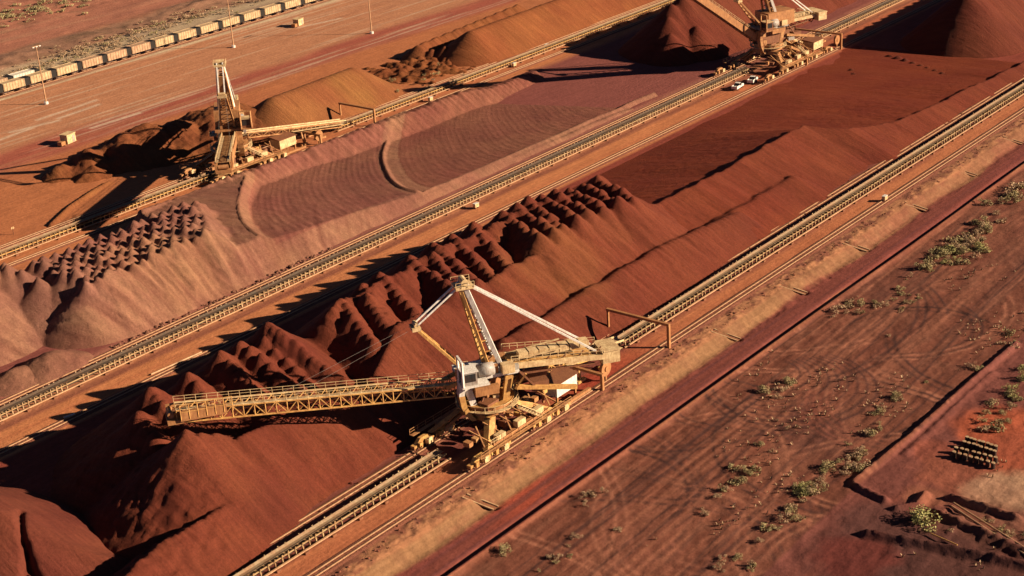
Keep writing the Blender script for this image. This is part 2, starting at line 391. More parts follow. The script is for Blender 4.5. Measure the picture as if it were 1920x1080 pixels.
mt, nt, b = nodes('ground_earth')
at_ = N(nt, 'ShaderNodeAttribute'); at_.attribute_name = 'zone'
f1, r1 = noise_fac(nt, 1.1, (1, 1, 1), 7, 0.25, 0.75, rough=0.7)
f2, r2 = noise_fac(nt, 1.0, (0.06, 1.5, 1), 5, 0.3, 0.7)
f3, r3 = noise_fac(nt, 0.25, (1, 1, 1), 5, 0.3, 0.7)
cc = mixc(nt, 1.0, at_.outputs['Color'], mixc(nt, f1, (0.72, 0.70, 0.70), (1.25, 1.27, 1.28)), 'MULTIPLY')
cc = mixc(nt, 1.0, cc, mixc(nt, f2, (0.84, 0.82, 0.82), (1.14, 1.15, 1.15)), 'MULTIPLY')
cc = mixc(nt, 1.0, cc, mixc(nt, f3, (0.9, 0.88, 0.88), (1.08, 1.09, 1.10)), 'MULTIPLY')
nt.links.new(cc, b.inputs['Base Color']); add_bump(nt, b, r1, 0.35, 0.5)
M['ground'] = mt
gx = axis([(-4000, -400, 400), (-400, 80, 12), (80, 150, .7), (150, 310, 0.4), (310, 560, 1.0), (560, 900, 12), (900, 5000, 400)])
gy = axis([(-2000, 0, 200), (0, 60, 6), (60, 158, 0.36), (158, 252, 1.2), (252, 304, 3), (304, 440, 1.0), (440, 640, 1.4), (640, 900, 15), (900, 6000, 400)])
GX, GY = np.meshgrid(gx, gy)
GZ = ground_z(GX, GY)
g = height_mesh('ground', gx, gy, GZ, M['ground'], attr=ground_col(GX, GY), attrname='zone'); tag(g, kind='structure')

# ------------------------------------------------------------------ stockpiles
def grid(x0, x1, y0, y1, s):
    xs = np.arange(x0, x1+s, s); ys = np.arange(y0, y1+s, s); X, Y = np.meshgrid(xs, ys); return xs, ys, X, Y
def cones(X, Y, pts, sl=0.74, rnd=0.9, top=0.0, dt=3.0):
    H = np.full(X.shape, -50.0)
    for (cx, cy, cz) in pts:
        d = np.sqrt((X-cx)**2+(Y-cy)**2+rnd**2)-rnd
        H = np.maximum(H, cz-sl*d-top*np.minimum(d, dt))
    return H
def pl(Y, pts):
    p = sorted(pts); return np.interp(Y, [a for a, b in p], [b for a, b in p])
def gully(X, Y, seed, amp=0.25, fx=0.8, fy=0.10):
    return amp*(fbm(X*fx+Y*0.25, Y*fy, seed, 4))
def pile(name, label, xs, ys, X, Y, H, mat, tone=None, cat='stockpile', group=None):
    o = height_mesh(name, xs, ys, np.maximum(H, -0.6), mat, attr=tone, mask=(H > -0.35))
    tag(o, label, cat, group); return o
def tone_arr(X, Y, seed, spots=()):
    t = np.ones(X.shape+(3,)); n = fbm(X*0.08, Y*0.05, seed)[..., None]
    t = t*(1+0.14*n)
    for (px, py, z, r, c) in spots:
        q = at(px, py, z); d = np.hypot(X-q[0], Y-q[1])+r*0.35*fbm(X*0.2, Y*0.2, seed+3)
        k = (1-sstep(r*0.4, r, d))[..., None]; t = t*(1-k)+t*k*np.array(c)
    return t
GRP = 'iron ore stockpiles in long rows between the conveyors'

# front row, the ridge being stacked
def row(xb, n=7, y0=203, y1=187, dx=-8.5, z=14.0, zj=0.5, z1=None):
    out = []
    for i in range(n):
        t = i/(n-1); zz = z+(0 if z1 is None else (z1-z)*t)
        out.append((xb+dx*t+random.uniform(-.3, .3), y0+(y1-y0)*t+random.uniform(-.3, .3), zz+random.uniform(-zj, zj)))
    return out
pts = [(138, 186.5, 13.6), (139.5, 188.2, 13.2)]
pts += row(140.5, 3, 201.5, 196, -1, 12.4, .3, 11); pts += row(146.0, 5, 205, 196, -1.5, 14.2, .3, 10.6); pts += row(154.0, 4, 204.5, 197, -2, 13.4, .4, 10.2)
pts += row(161.8, 6, 205, 190.5, -2.5, 14.2, .25, 9.4); pts += row(167.4, 7, 205.5, 189, -2, 14.3, .25, 9.2); pts += row(173.4, 14, 204.5, 187, .5, 15.2, .04, 8.6); pts += row(170.8, 5, 203, 192, -1, 13.6, .4, 9.6)
low_front = len(pts)
for xb, yb, dx in ((190.5, 202.5, -6), (194.5, 200, -5), (198, 204, -7), (203.5, 205, -6)): pts += row(xb, 8, yb, 189.5, dx, 14.5, .3, 11.2)
for xb, yb, dx in ((212.5, 205, -5), (216, 202, -5), (221, 206, -7), (227, 206, -8), (233.5, 206, -9)): pts += row(xb, 9, yb, 189, dx+random.uniform(-1, 1), 14.6, .4, 12.2)
for k in range(8): pts += row(242.5+4.2*k, 7, 205.0-0.7*max(0, k-2), 190.5-1.0*max(0, k-4), -6+random.uniform(-1.5, 1.0), 14.7-0.10*k, .6)
pts += [(268, 196, 11.5), (272, 191, 10.4)]
front_ = [(138, 186.5, 13.4), (141, 186.6, 12.4), (143.5, 186.2, 11.2)]
front_ += [(x, 184.5-0.06*(x-146)+.3*math.sin(x*.5), 9.6-.05*(x-146)+.2*math.sin(x*.9)) for x in np.arange(146, 178, 1.0)]
front_ += [(x, 183.2+(x-178)*.40, 8.0+(x-178)*.30) for x in np.arange(178, 190, 1.0)]
front_ += [(x, 188.2+.4*math.sin(x*.31), 11.7+.35*math.sin(x*.43)+.25*math.sin(x*1.1)) for x in np.arange(190, 264, 1.0)]
front_ += [(264+q, 188.5-.0*q, 11.4-.25*q) for q in np.arange(0, 14, 1.0)]
back_ = [(x, 202.2+.5*math.sin(x*.6), 13.8+.25*math.sin(x*.8)) for x in np.arange(187, 209, 1.2)]+[(x, 203.0+.5*math.sin(x*.6)-0.1*max(0, x-245), 13.9+.25*math.sin(x*.8)-.03*max(0, x-240)) for x in np.arange(210, 268, 1.2)]
xs, ys, X, Y = grid(100, 304, 163, 226, 0.4)
H = cones(X, Y, pts, 0.72, 0.45, 0.34, 2.8)
H = np.maximum(H, cones(X, Y, front_, 0.70, 0.2)); H = np.maximum(H, cones(X, Y, back_, 0.78, 0.3))
H = H+0.45*fbm(X*0.45, Y*0.45, 60)*sstep(10.5, 12.5, H)
low_ = [(at(u, v, z)) for u, v, z in ((515, 893, 3.8), (480, 905, 4.6), (440, 935, 5.4), (400, 962, 6.0), (350, 990, 6.4), (300, 1020, 6.6), (255, 1055, 6.4), (225, 1100, 6))]
lp = []
for a, b in zip(low_[:-1], low_[1:]):
    for t in np.linspace(0, 1, 5, endpoint=False): lp.append(tuple(a+(b-a)*t))
H = np.maximum(H, cones(X, Y, lp, 0.74, 0.3))
lp = [tuple(at(u, v, z)) for u, v, z in ((640, 862, 1.8), (610, 880, 2.0), (580, 880, 2.6), (560, 895, 2.6))]
H = np.maximum(H, cones(X, Y, lp, 0.6, 1.2))
stepn = [(x, 176.2+0.8*vnoise(np.array(x*0.12), np.array(0.), 3), 6.1+0.5*vnoise(np.array(x*0.2), np.array(1.), 4)) for x in np.arange(206, 262, 1.2)]
H = np.maximum(H, cones(X, Y, stepn, 0.66, 0.7))
stepn = [(x, 174.6, 5.2) for x in np.arange(196, 216, 1.5)]+[(x, 176.5-(x-258)*0.03, 6.4-(x-258)*0.06) for x in np.arange(258, 290, 1.5)]
H = np.maximum(H, cones(X, Y, stepn, 0.66, 0.7))
lf = 1-sstep(128, 142, X)
H = H+gully(X, Y, 61, 0.38, 0.5, 0.06)*sstep(0.3, 2, H)-0.30*np.clip(0.22-np.abs(fbm(X*0.22+Y*.03, Y*0.03, 66)), 0, 1)*4*sstep(1, 4, H)*(1-sstep(9, 12, H))+0.10*fbm(X*1.2, Y*1.2, 63)+lf*0.55*fbm(X*0.5, Y*0.9, 64)*sstep(1, 4, H)
tn = tone_arr(X, Y, 65, [(1050, 500, 8, 16, (1.18, 1.5, 1.25)), (950, 540, 8, 8, (1.1, 1.25, 1.1)), (420, 870, 8, 12, (1.06, 1.15, 1.1)), (600, 850, 8, 8, (1.14, 1.25, 1.15)), (1130, 430, 10, 8, (1.05, 1.2, 1.1)), (560, 960, 2, 10, (0.9, 0.92, 0.95))])
pile('ore_stockpile', 'dark red ridged ore stockpile under the long boom of the front stacker', xs, ys, X, Y, H, M['red_ore'], tn, group=GRP)

# front row, bottom-left neighbour
xs, ys, X, Y = grid(60, 128, 160, 226, 0.4)
cr = [at(u, v, z) for u, v, z in ((-160, 905, 13), (-90, 925, 12.0), (-40, 942, 10.5), (0, 958, 9.5), (50, 985, 7.6), (100, 1012, 5.6), (160, 1035, 3.6), (215, 1050, 2.0))]
H = np.full(X.shape, -9.0)
seg = []
for a, b in zip(cr[:-1], cr[1:]):
    for t in np.linspace(0, 1, 14, endpoint=False): seg.append(tuple(a+(b-a)*t))
H = cones(X, Y, seg, 0.62, 0.5)
for p in ([(40, 970), (42, 1010), (60, 1045), (85, 1080)], [(48, 1015), (38, 1050), (55, 1085)], [(48, 1030), (75, 1055)]):
    q = [at(u, v, 6.5) for u, v in p]
    for a, b in zip(q[:-1], q[1:]):
        d, t = seg_d(X, Y, a, b); H = H-1.3*np.clip(1-d/0.75, 0, 1)
H = H+gully(X, Y, 71, 0.28, 0.9, 0.05)*sstep(0.3, 2, H)
pile('ore_stockpile', 'purplish red ore pile in the bottom left corner with a forked dark crack', xs, ys, X, Y, H, M['red_ore'], tone_arr(X, Y, 72)*np.array([1.0, 1.08, 1.25]), group=GRP)

# front row, partly reclaimed long low pile
xs, ys, X, Y = grid(262, 456, 164, 230, 0.5)
cy = pl(X, [(262, 196), (275, 189), (290, 188.3), (330, 188.5), (344, 189), (352, 181), (372, 176.5), (400, 175), (440, 172.5), (456, 172)])
cz = pl(X, [(262, 7), (272, 8.2), (290, 8.2), (325, 8.4), (344, 8.0), (356, 5.2), (372, 3.4), (400, 2.4), (440, 2.0), (456, 1.5)])
cz = cz+0.3*vnoise(X*0.25, X*0, 75); cyw = cy+0.7*vnoise(X*0.3, X*0, 76)
front = cz-0.50*(cyw-Y)*1.0
front = np.where(Y < cyw, cz-pl(X, [(262, .58), (290, .44), (344, .44), (372, .42), (456, .4)])*(cyw-Y), 99)
drop = pl(X, [(262, 1.6), (300, 1.9), (344, 1.6), (372, 0.9), (456, 1.2)])
fall = (cz-drop)/np.maximum(226.5-cyw-2, 5)
back = np.where(Y >= cyw, cz-np.minimum((Y-cyw)*1.1, drop)-np.clip(Y-cyw-1.4, 0, 99)*fall, 99)
H = np.minimum(front, back)
lowc = [(x, 177+0.5*vnoise(np.array(x*0.3), np.array(2.), 5), 4.4+0.4*vnoise(np.array(x*.25), np.array(0.), 8)) for x in np.arange(283, 318, 1.3)]
H = np.maximum(H, cones(X, Y, lowc, 0.52, 0.6))
H = H+0.12*fbm(X*0.9, Y*0.9, 77)*sstep(0.2, 1.5, H)+gully(X, Y, 78, 0.14, 0.6, 0.06)*sstep(0.3, 2, H)
H = H-3*sstep(448, 456, X)
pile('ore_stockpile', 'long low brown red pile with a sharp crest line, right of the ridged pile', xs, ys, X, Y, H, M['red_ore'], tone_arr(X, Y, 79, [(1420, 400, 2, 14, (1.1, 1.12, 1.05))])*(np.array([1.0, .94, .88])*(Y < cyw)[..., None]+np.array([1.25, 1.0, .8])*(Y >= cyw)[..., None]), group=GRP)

# front row, far end pile at the top right
xs, ys, X, Y = grid(436, 560, 165, 232, 0.7)
H = cones(X, Y, [(x, 199+0.02*(x-470), 17+0.3*math.sin(x)) for x in np.arange(466, 545, 2.0)], 0.90, 1.0)
H = np.maximum(H, cones(X, Y, [tuple(at(1700+18*k, 118+7*k, 1.6)) for k in range(8)], 0.6, 0.5))
H = H+gully(X, Y, 81, 0.35, 0.4, 0.06)*sstep(0.3, 2, H)+0.12*fbm(X*.8, Y*.8, 82)
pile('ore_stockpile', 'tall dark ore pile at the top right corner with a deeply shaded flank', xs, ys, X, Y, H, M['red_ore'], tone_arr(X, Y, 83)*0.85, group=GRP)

# low windrow of spill between front stockpiles and track
xs, ys, X, Y = grid(395, 440, 186, 216, 0.5)
H = cones(X, Y, [tuple(at(1655+14*k, 95+5.0*k, 1.0)) for k in range(9)], 0.7, 0.4)+0.25*fbm(X*.9, Y*.9, 85)
H = np.maximum(H, cones(X, Y, [tuple(at(1588+4*k, 112+8*k, 0.8)) for k in range(4)], 0.8, 0.3))
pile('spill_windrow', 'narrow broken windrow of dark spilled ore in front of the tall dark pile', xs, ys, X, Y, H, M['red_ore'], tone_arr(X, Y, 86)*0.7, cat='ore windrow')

# middle row, left lilac pile with humps and stepped benches
xs, ys, X, Y = grid(120, 372, 249, 307, 0.45)
humps = []
for i in range(36):
    for j in range(8):
        hx = 122+3.0*i+(1.5 if j % 2 else 0)+0.9*(j-4)*0.8+random.uniform(-.4, .4); hy = 263.5+2.7*j+random.uniform(-.4, .4)
        if hx < 176: continue
        lim = pl(np.array(hy), [(253, 206), (265, 213.5), (274, 218), (287, 226)])
        if hx < lim-0.5: humps.append((hx, hy, 10.3+random.uniform(-.5, .5)))
humps += [(x, 281+3*math.sin(x*0.35), 12.0) for x in np.arange(118, 172, 2.0)]+[(171, 284, 11.6), (171.5, 279, 11), (172, 274, 10)]
Hh = cones(X, Y, humps, 0.72, 0.15, 0.35, 2.2)
Hh = np.minimum(Hh, 0.74*(Y-250.4))
def pls(Y, p): return sum(pl(Y+o, p) for o in (-7, -5, -3, -1, 1, 3, 5, 7))/8
XA = pls(Y, [(250, 203), (258, 206), (265, 213.5), (274, 218.5), (287, 227), (300, 232)])
XB = pls(Y, [(249, 217), (253, 219), (262, 221), (275, 228), (290, 243), (300, 256)])
XC = pls(Y, [(249, 270), (254, 267.5), (262, 268.5), (278, 281.5), (287, 290), (295, 303), (305, 318)])
b0 = 5.6+0*X; b1 = 4.6-0.055*np.clip(X-222, 0, 60); b2 = 1.3-0.010*np.clip(X-270, 0, 90)+0*X
def down(X, xc, crest, floor, sl): return np.maximum(crest-sl*np.clip(X-xc, 0, 99), floor)
cB = b0+0.35; cC = b1+0.6
H2 = np.where(X < XB, np.maximum(b0, cB-1.3*np.abs(XB-X)), down(X, XB, cB, b1, 0.55))
H2 = np.where(X > (XB+XC)/2, np.where(X < XC, np.maximum(b1, cC-1.3*np.abs(XC-X)), down(X, XC, cC, b2, 0.55)), H2)
H2 = np.where(X < XA+2, np.maximum(H2, np.minimum(9.0-0.8*np.clip(X-XA+1, 0, 99), 8.8+0.8*(282.5-Y))), H2)
# slewing marks: fine concentric steps on the bench floors
ax_, ay_ = 330.0, 300.0
rr = np.hypot(X-(XB+30), Y-300); arcs = 0.055*np.sin((X-XB)*3.1+1.6*fbm(X*0.1, Y*0.1, 91))*(0.6+0.6*fbm(X*.07, Y*.07, 90))
arcs2 = 0.03*np.sin((X-XC)*3.0+1.6*fbm(X*0.1, Y*0.1, 92))
H2 = H2+np.where((X > XB+2) & (X < XC-2), arcs, 0)+np.where(X > XC+4, arcs2, 0)
# ribbed back strip
rib = 1.5+0.16*np.abs(np.sin(X*1.3+2.5*vnoise(X*0.2, Y*0, 93)))+0.35*fbm(X*.35, Y*.06, 89)
bk = np.clip((Y-(290.5+2*vnoise(X*0.05, X*0, 95)))*0.65, 0, 4.2)*rib*0.62
bk = np.minimum(bk, 0.9*(304.3-Y)); 
H2 = np.where(Y > 288, np.maximum(H2, np.maximum(H2, 0)*0+bk+np.minimum(H2, b1)*0.6), H2)
H2 = np.minimum(H2, 0.8*(304.6-Y))
endx = sstep(345, 366, X+0.4*(Y-270)); H2 = H2-2.2*endx
front = 0.66*(Y-250.8+0.8*fbm(X*0.15, Y*0, 94))
H2 = np.minimum(H2, front)
# thin shaded lip on the open front of the lower bench
lipy = 253.8; H2 = np.where((X > XC+2), np.maximum(H2, (b2+0.7-0.8*np.abs(Y-lipy-0.4*vnoise(X*.1, X*0, 96)))), H2)
H = np.where(X < XA+1, np.maximum(Hh, np.where(X > XA-14, np.minimum(H2, 12), -9)), np.maximum(H2, np.where(X < XA+14, Hh*1.0, -9)))
gl = sstep(1, 3, H)*(1-sstep(206, 220, X))*(1-sstep(264, 268, Y))
fanx = X+(X-196)*0.022*(266-Y); H = H+gl*(1.0*fbm(fanx*0.35, Y*0.05, 97)-0.9*np.abs(fbm(fanx*0.55, Y*0.04, 109))+.2)+gully(X, Y, 98, 0.25, 0.9, 0.10)*sstep(0.4, 2, H)*(X < XB)+0.06*fbm(X*1.4, Y*1.4, 99)
tn = tone_arr(X, Y, 100, [(100, 560, 6, 14, (0.84, 0.8, 0.9)), (300, 500, 6, 18, (1.05, 1.08, 1.0)), (120, 470, 9, 14, (0.78, 0.72, 0.82)), (330, 420, 9, 14, (0.80, 0.74, 0.84))])
stk = 1+0.5*(1-sstep(230, 262, X))*fbm((X+(X-196)*0.022*(266-Y))*0.7, Y*0.04, 106)*(1-sstep(266, 272, Y)); tn = 1.09*tn*stk[..., None]**np.array([1.0, 1.3, 1.2])
sc1 = fbm((X-XB)*0.9, Y*0.05, 107)*((X > XB+4) & (X < XC-2))+fbm((X-XC)*0.7, Y*0.05, 108)*(X > XC+6); tn = tn*(1+0.22*sc1)[..., None]
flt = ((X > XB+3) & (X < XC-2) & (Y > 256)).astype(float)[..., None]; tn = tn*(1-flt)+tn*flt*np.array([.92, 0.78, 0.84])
for XQ, wq in ((XB, 4.2), (XC, 6.0)):  # sunlit brightness of the crescent faces painted into the tone
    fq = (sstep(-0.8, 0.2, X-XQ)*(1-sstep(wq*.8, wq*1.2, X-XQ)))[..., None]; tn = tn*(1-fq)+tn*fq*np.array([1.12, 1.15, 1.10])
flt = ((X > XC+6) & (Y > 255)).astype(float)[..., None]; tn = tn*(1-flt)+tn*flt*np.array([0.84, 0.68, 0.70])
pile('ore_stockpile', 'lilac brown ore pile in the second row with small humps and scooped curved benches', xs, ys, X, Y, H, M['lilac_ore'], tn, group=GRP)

# small mounds at the foot of the lilac pile
for (px, py, z, r, lab) in ((90, 662, 3.2, 1, 'small rounded pale mound at the foot of the lilac pile, right of two'), (30, 690, 2.6, 1, 'small lumpy mound at the foot of the lilac pile by the left edge')):
    c = at(px, py, z); xs, ys, X, Y = grid(c[0]-7, c[0]+8, c[1]-6, c[1]+6, 0.35)
    H = z-0.55*(np.sqrt((X-c[0])**2*0.55+(Y-c[1])**2+1)-1)+0.35*fbm(X*.5, Y*.5, int(px))
    pile('spoil_mound', lab, xs, ys, X, Y, H, M['lilac_ore'], tone_arr(X, Y, 105), cat='mound', group='spoil mounds at the foot of the lilac pile')

# middle row, far pile in shade
xs, ys, X, Y = grid(385, 560, 249, 309, 0.7)
H = cones(X, Y, [(x, 277+0.8*math.sin(x*.4), 17.5) for x in np.arange(429, 540, 2.2)]+[(424, 277, 16.5), (419, 278, 15), (414, 276, 12), (409, 272, 8), (418, 268, 9)], 0.88, 0.6)
H = np.minimum(H, 0.85*(306-Y)); H = np.minimum(H, .7*(Y-250.5))+gully(X, Y, 111, 0.35, .5, .06)*sstep(.3, 2, H)
pile('ore_stockpile', 'dark red ore pile behind the far stacker, its end in deep shade', xs, ys, X, Y, H, M['red_ore'], tone_arr(X, Y, 112)*0.92, group=GRP)

# third row
xs, ys, X, Y = grid(270, 352, 320, 366, 0.6)
H = cones(X, Y, [(x, 334+0.05*(x-300), 8.8) for x in np.arange(296, 331, 2.0)], 0.66, 2.0); H = H+gully(X, Y, 121, 0.12, .8, .06)*sstep(.3, 2, H)
pile('ore_stockpile', 'smooth orange ore pile behind the counter arm of the left stacker', xs, ys, X, Y, H, M['orange_ore'], tone_arr(X, Y, 122, [(660, 160, 6, 10, (1.0, 1.12, 1.0))]), group=GRP)
xs, ys, X, Y = grid(222, 300, 320, 372, 0.5)
H = cones(X, Y, [(262, 350, 8), (255, 350, 7), (244, 352, 5), (236, 354, 3), (270, 346, 7.5), (280, 344, 8), (276, 338, 6), (287, 341, 8.5), (290, 348, 7), (283, 352, 6.0), (248, 350, 3.5), (268, 356, 5), (240, 346, 2.5)], 0.5, 1.0)
H = H+1.1*fbm(X*0.22, Y*0.22, 125)+0.35*fbm(X*.8, Y*.8, 126)
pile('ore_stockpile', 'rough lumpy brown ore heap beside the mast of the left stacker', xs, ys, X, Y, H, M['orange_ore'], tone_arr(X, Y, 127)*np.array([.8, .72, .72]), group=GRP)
xs, ys, X, Y = grid(330, 398, 320, 356, 0.5)
H = 1.6*fbm(X*0.28, Y*0.28, 131)+0.9*fbm(X*.6, Y*.6, 132)+1.3-0.004*((X-362)**2)*0.9-0.006*(Y-338)**2
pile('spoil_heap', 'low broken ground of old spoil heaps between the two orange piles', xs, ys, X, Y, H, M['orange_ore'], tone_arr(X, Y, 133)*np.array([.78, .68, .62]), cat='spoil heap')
xs, ys, X, Y = grid(362, 560, 320, 366, 0.6)
H = cones(X, Y, [(x, 333+0.03*(x-380), 8.4) for x in np.arange(384, 540, 2.2)], 0.70, 1.6)
H = H+gully(X, Y, 135, 0.22, .8, .06)*sstep(.3, 2, H)
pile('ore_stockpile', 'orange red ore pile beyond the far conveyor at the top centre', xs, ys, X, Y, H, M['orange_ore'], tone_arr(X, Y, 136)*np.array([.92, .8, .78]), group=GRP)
xs, ys, X, Y = grid(355, 450, 336, 372, 0.5)
H = cones(X, Y, [(x, 348.5+0.10*(x-376)+0.5*math.sin(x), 4.2) for x in np.arange(374, 436, 1.3)], 0.72, 0.5)
H = np.maximum(H, cones(X, Y, [(374, 347, 3.8), (375, 343, 3.2), (377, 339, 4.2), (370, 344, 2)], 0.8, .4))
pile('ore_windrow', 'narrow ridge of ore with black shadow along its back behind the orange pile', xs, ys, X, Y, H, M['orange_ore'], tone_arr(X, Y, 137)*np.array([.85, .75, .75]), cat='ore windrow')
# curved ramp bank below the left stacker's shadow
xs, ys, X, Y = grid(196, 262, 312, 356, 0.5)
q = [at(u, v, 0.8) for u, v in ((95, 418), (130, 385), (175, 355), (205, 338))]
H = np.full(X.shape, -9.)
for a, b in zip(q[:-1], q[1:]):
    d, t = seg_d(X, Y, a, b); H = np.maximum(H, 0.9-0.8*d)
pile('earth_bank', 'low curved earth bank on the orange ground below the left stacker', xs, ys, X, Y, H, M['orange_ore'], cat='earth bank')

# ------------------------------------------------------------------ ore lumps at toes (stuff)
def rock_bm(n=1, r=0.5):
    mb = MB()
    return mb
def scatter_lumps(name, pts, mat, r0, r1, kind='stuff', label=None, cat=None):
    mb = MB()
    for (x, y, z) in pts:
        r = random.uniform(r0, r1); k = len(mb.v); n = 6
        for zz, f in ((-.3, .8), (.35, 1.0), (.8, .5)):
            for i in range(n):
                t = 2*math.pi*(i+0.3*random.random())/n; q = r*f*random.uniform(.75, 1.2)
                mb.v.append((x+q*math.cos(t), y+q*math.sin(t), z+zz*r))
        mb.v.append((x, y, z+r))
        for a in (0, n):
            for i in range(n):
                j = (i+1) % n; mb.f.append((k+a+i, k+a+j, k+a+n+j, k+a+n+i))
        for i in range(n): mb.f.append((k+2*n+i, k+2*n+(i+1) % n, k+3*n))
    o = mb.build(name, mat); tag(o, label, cat, kind=kind); return o
ps = []
for k in range(140):
    u = random.uniform(300, 520); x = random.uniform(170, 235); ps.append((x, 249.6+random.gauss(0, .5), 0))
scatter_lumps('ore_lumps', ps, M['lilac_ore'], .15, .55, label='scattered ore lumps along the foot of the lilac pile', cat='ore lumps')
ps = [(random.uniform(100, 460), random.gauss(152.0, .7), 0.1) for k in range(320)]
scatter_lumps('rubble', ps, M['ballast'], .08, .26, label='small stones and dead tufts along the top of the embankment', cat='rubble')
ps = [(random.uniform(110, 420), random.gauss(168.2, .9), 0.0) for k in range(260)]
scatter_lumps('spilled_ore', ps, M['red_ore'], .12, .4, label='spilled ore lumps between the front conveyor and the red piles', cat='spilled ore')

# ------------------------------------------------------------------ rails
def rail_line(label, y, x0, x1, z=0.0, grp='stacker rails laid beside the conveyors', two=False, sleep=True, mat='stringer'):
    e = empty('rail_track', (0, y, z)); tag(e, label, 'rail track', grp)
    bed = MB(); w = 1.5
    bed.hexa([(x0, -w, 0), (x1, -w, 0), (x1, w, 0), (x0, w, 0), (x0, -w+.4, .12), (x1, -w+.4, .12), (x1, w-.4, .12), (x0, w-.4, .12)])
    bed.build('ballast_bed', M['ballast'], e)
    for yy in ((-0.55, 0.55) if not two else (-0.72, 0.72)):
        r = MB(); r.box(x0, x1, yy-.10, yy+.10, .13, .26); r.build('rail', M[mat], e)
    s = MB(); n = int((x1-x0)/1.4)
    for i in range(n): x = x0+1.4*i; s.box(x, x+.3, -1.0, 1.0, .08, .15)
    so_ = s.build('sleepers', M['ballast'], e); so_['kind'] = 'stuff'
    return e
rail_line('stacker rail on the embankment side of the front conveyor', 155.4, 60, 560)
rail_line('stacker rail between the front conveyor and the red piles', 168.0, 60, 560)
rail_line('stacker rail on the open road side of the middle conveyor', 231.0, 60, 620)
rail_line('stacker rail between the middle conveyor and the lilac pile', 248.0, 60, 620)
rail_line('stacker rail on the lilac pile side of the far conveyor', 309.0, 120, 640)
rail_line('stacker rail on the orange pile side of the far conveyor', 321.0, 120, 640)
TRY = 441.2
rail_line('railway track under the long ore train', TRY, 200, 620, grp='railway tracks in the loading yard', two=True)
rail_line('railway track behind the ore train', TRY+6.2, 200, 620, grp='railway tracks in the loading yard', two=True)

# ------------------------------------------------------------------ conveyors
def conveyor(label, y, x0, x1, near0, near1, gaps, beltmat, fr, pitch=1.5, idm='khaki'):
    """belt on troughing idler frames, on trestles, with a long stringer beam and footings"""
    e = empty('belt_conveyor', (0, y, 0)); tag(e, label, 'conveyor', 'belt conveyors along the stockyard')
    zb = 1.25
    segs = []; a = x0
    for g0, g1 in gaps: segs.append((a, g0)); a = g1
    segs.append((a, x1))
    for a, b_ in segs:
        t = MB()
        prof = [(-.8, .3), (-.4, .02), (.4, .02), (.8, .3)]
        for (p, q) in zip(prof[:-1], prof[1:]):
            t.hexa([(a, p[0], zb+p[1]), (b_, p[0], zb+p[1]), (b_, q[0], zb+q[1]), (a, q[0], zb+q[1]), (a, p[0], zb+p[1]+.05), (b_, p[0], zb+p[1]+.05), (b_, q[0], zb+q[1]+.05), (a, q[0], zb+q[1]+.05)])
        t.build('belt', M[beltmat], e)
        r = MB(); r.box(a, b_, .98, 1.04, .05, 1.2); r.build('shadow_plate', M['rust'], e)  # plate added along the far side to make the belt's shadow solid
        r = MB(); r.box(a, b_, -.8, .8, .55, .6); r.build('return_belt', M['beltdark'], e)
        for s in (-1, 1):
            k = MB(); k.box(a, b_, s*.95-.07, s*.95+.07, .9, 1.12); k.build('stringer', M[fr], e)
        k = MB(); k.box(a, b_, -2.1, -1.8, .35, .55); k.build('walkway_beam', M['stringer'], e)
    f = MB()
    f.beam((0, -.95, .85), (0, -1.2, 1.6), .22, .12).beam((0, .95, .85), (0, 1.2, 1.6), .22, .12)
    f.box(-.15, .15, -1.2, 1.2, .78, .88)
    f.beam((0, -1.15, 0), (0, -1.05, .9), .26, .2).beam((0, 1.15, 0), (0, 1.05, .9), .26, .2)
    proto = None; x = x0; cnt = 0; rest = MB()
    xs_ = []
    while x < x1:
        if not any(g0-1 < x < g1+1 for g0, g1 in gaps): xs_.append(x)
        x += pitch
    xs_ = [x for x in xs_ if random.random() > .05]
    for x in xs_:
        if near0 <= x <= near1 and cnt < 290:
            if proto is None: proto = f.build('idler_frame', M[idm], e); o = proto
            else: o = proto.copy(); col.objects.link(o); o.parent = e
            o.location = (x+random.uniform(-.12, .12), random.uniform(-.05, .05), 0); o.scale = (random.uniform(.7, 1.2), 1, random.uniform(.88, 1.04)); cnt += 1
        else:
            n = len(rest.v); rest.v += [(p[0]+x, p[1], p[2]) for p in f.v]; rest.f += [tuple(i+n for i in fc) for fc in f.f]
    if rest.v:
        o = rest.build('distant_idler_frames', M[idm], e); o['kind'] = 'stuff'
    fb = MB(); fb.box(-.4, .4, -2.5, -1.9, -.1, .4); first = None
    for x in np.arange(x0, x1, 6.0):
        if any(g0-1 < x < g1+1 for g0, g1 in gaps) or not (near0 <= x <= near1): continue
        if first is None: first = fb.build('footing', M['rust'], e); o = first
        else: o = first.copy(); col.objects.link(o); o.parent = e
        o.location = (x, 0, 0)
    return e
conveyor('front belt conveyor beside the pale embankment, running under the nearest stacker', 163.0, 60, 560, 110, 520, [(172.5, 224)], 'belt', 'khaki', 1.45)
conveyor('middle belt conveyor between the red and the lilac stockpiles', 243.0, 60, 620, 130, 480, [(407, 450)], 'beltdark', 'khaki', 1.25, 'concrete')
conveyor('far belt conveyor behind the lilac pile, running under the left stacker', 315.0, 120, 640, 190, 500, [(262, 300)], 'belt', 'yellow', 1.25)

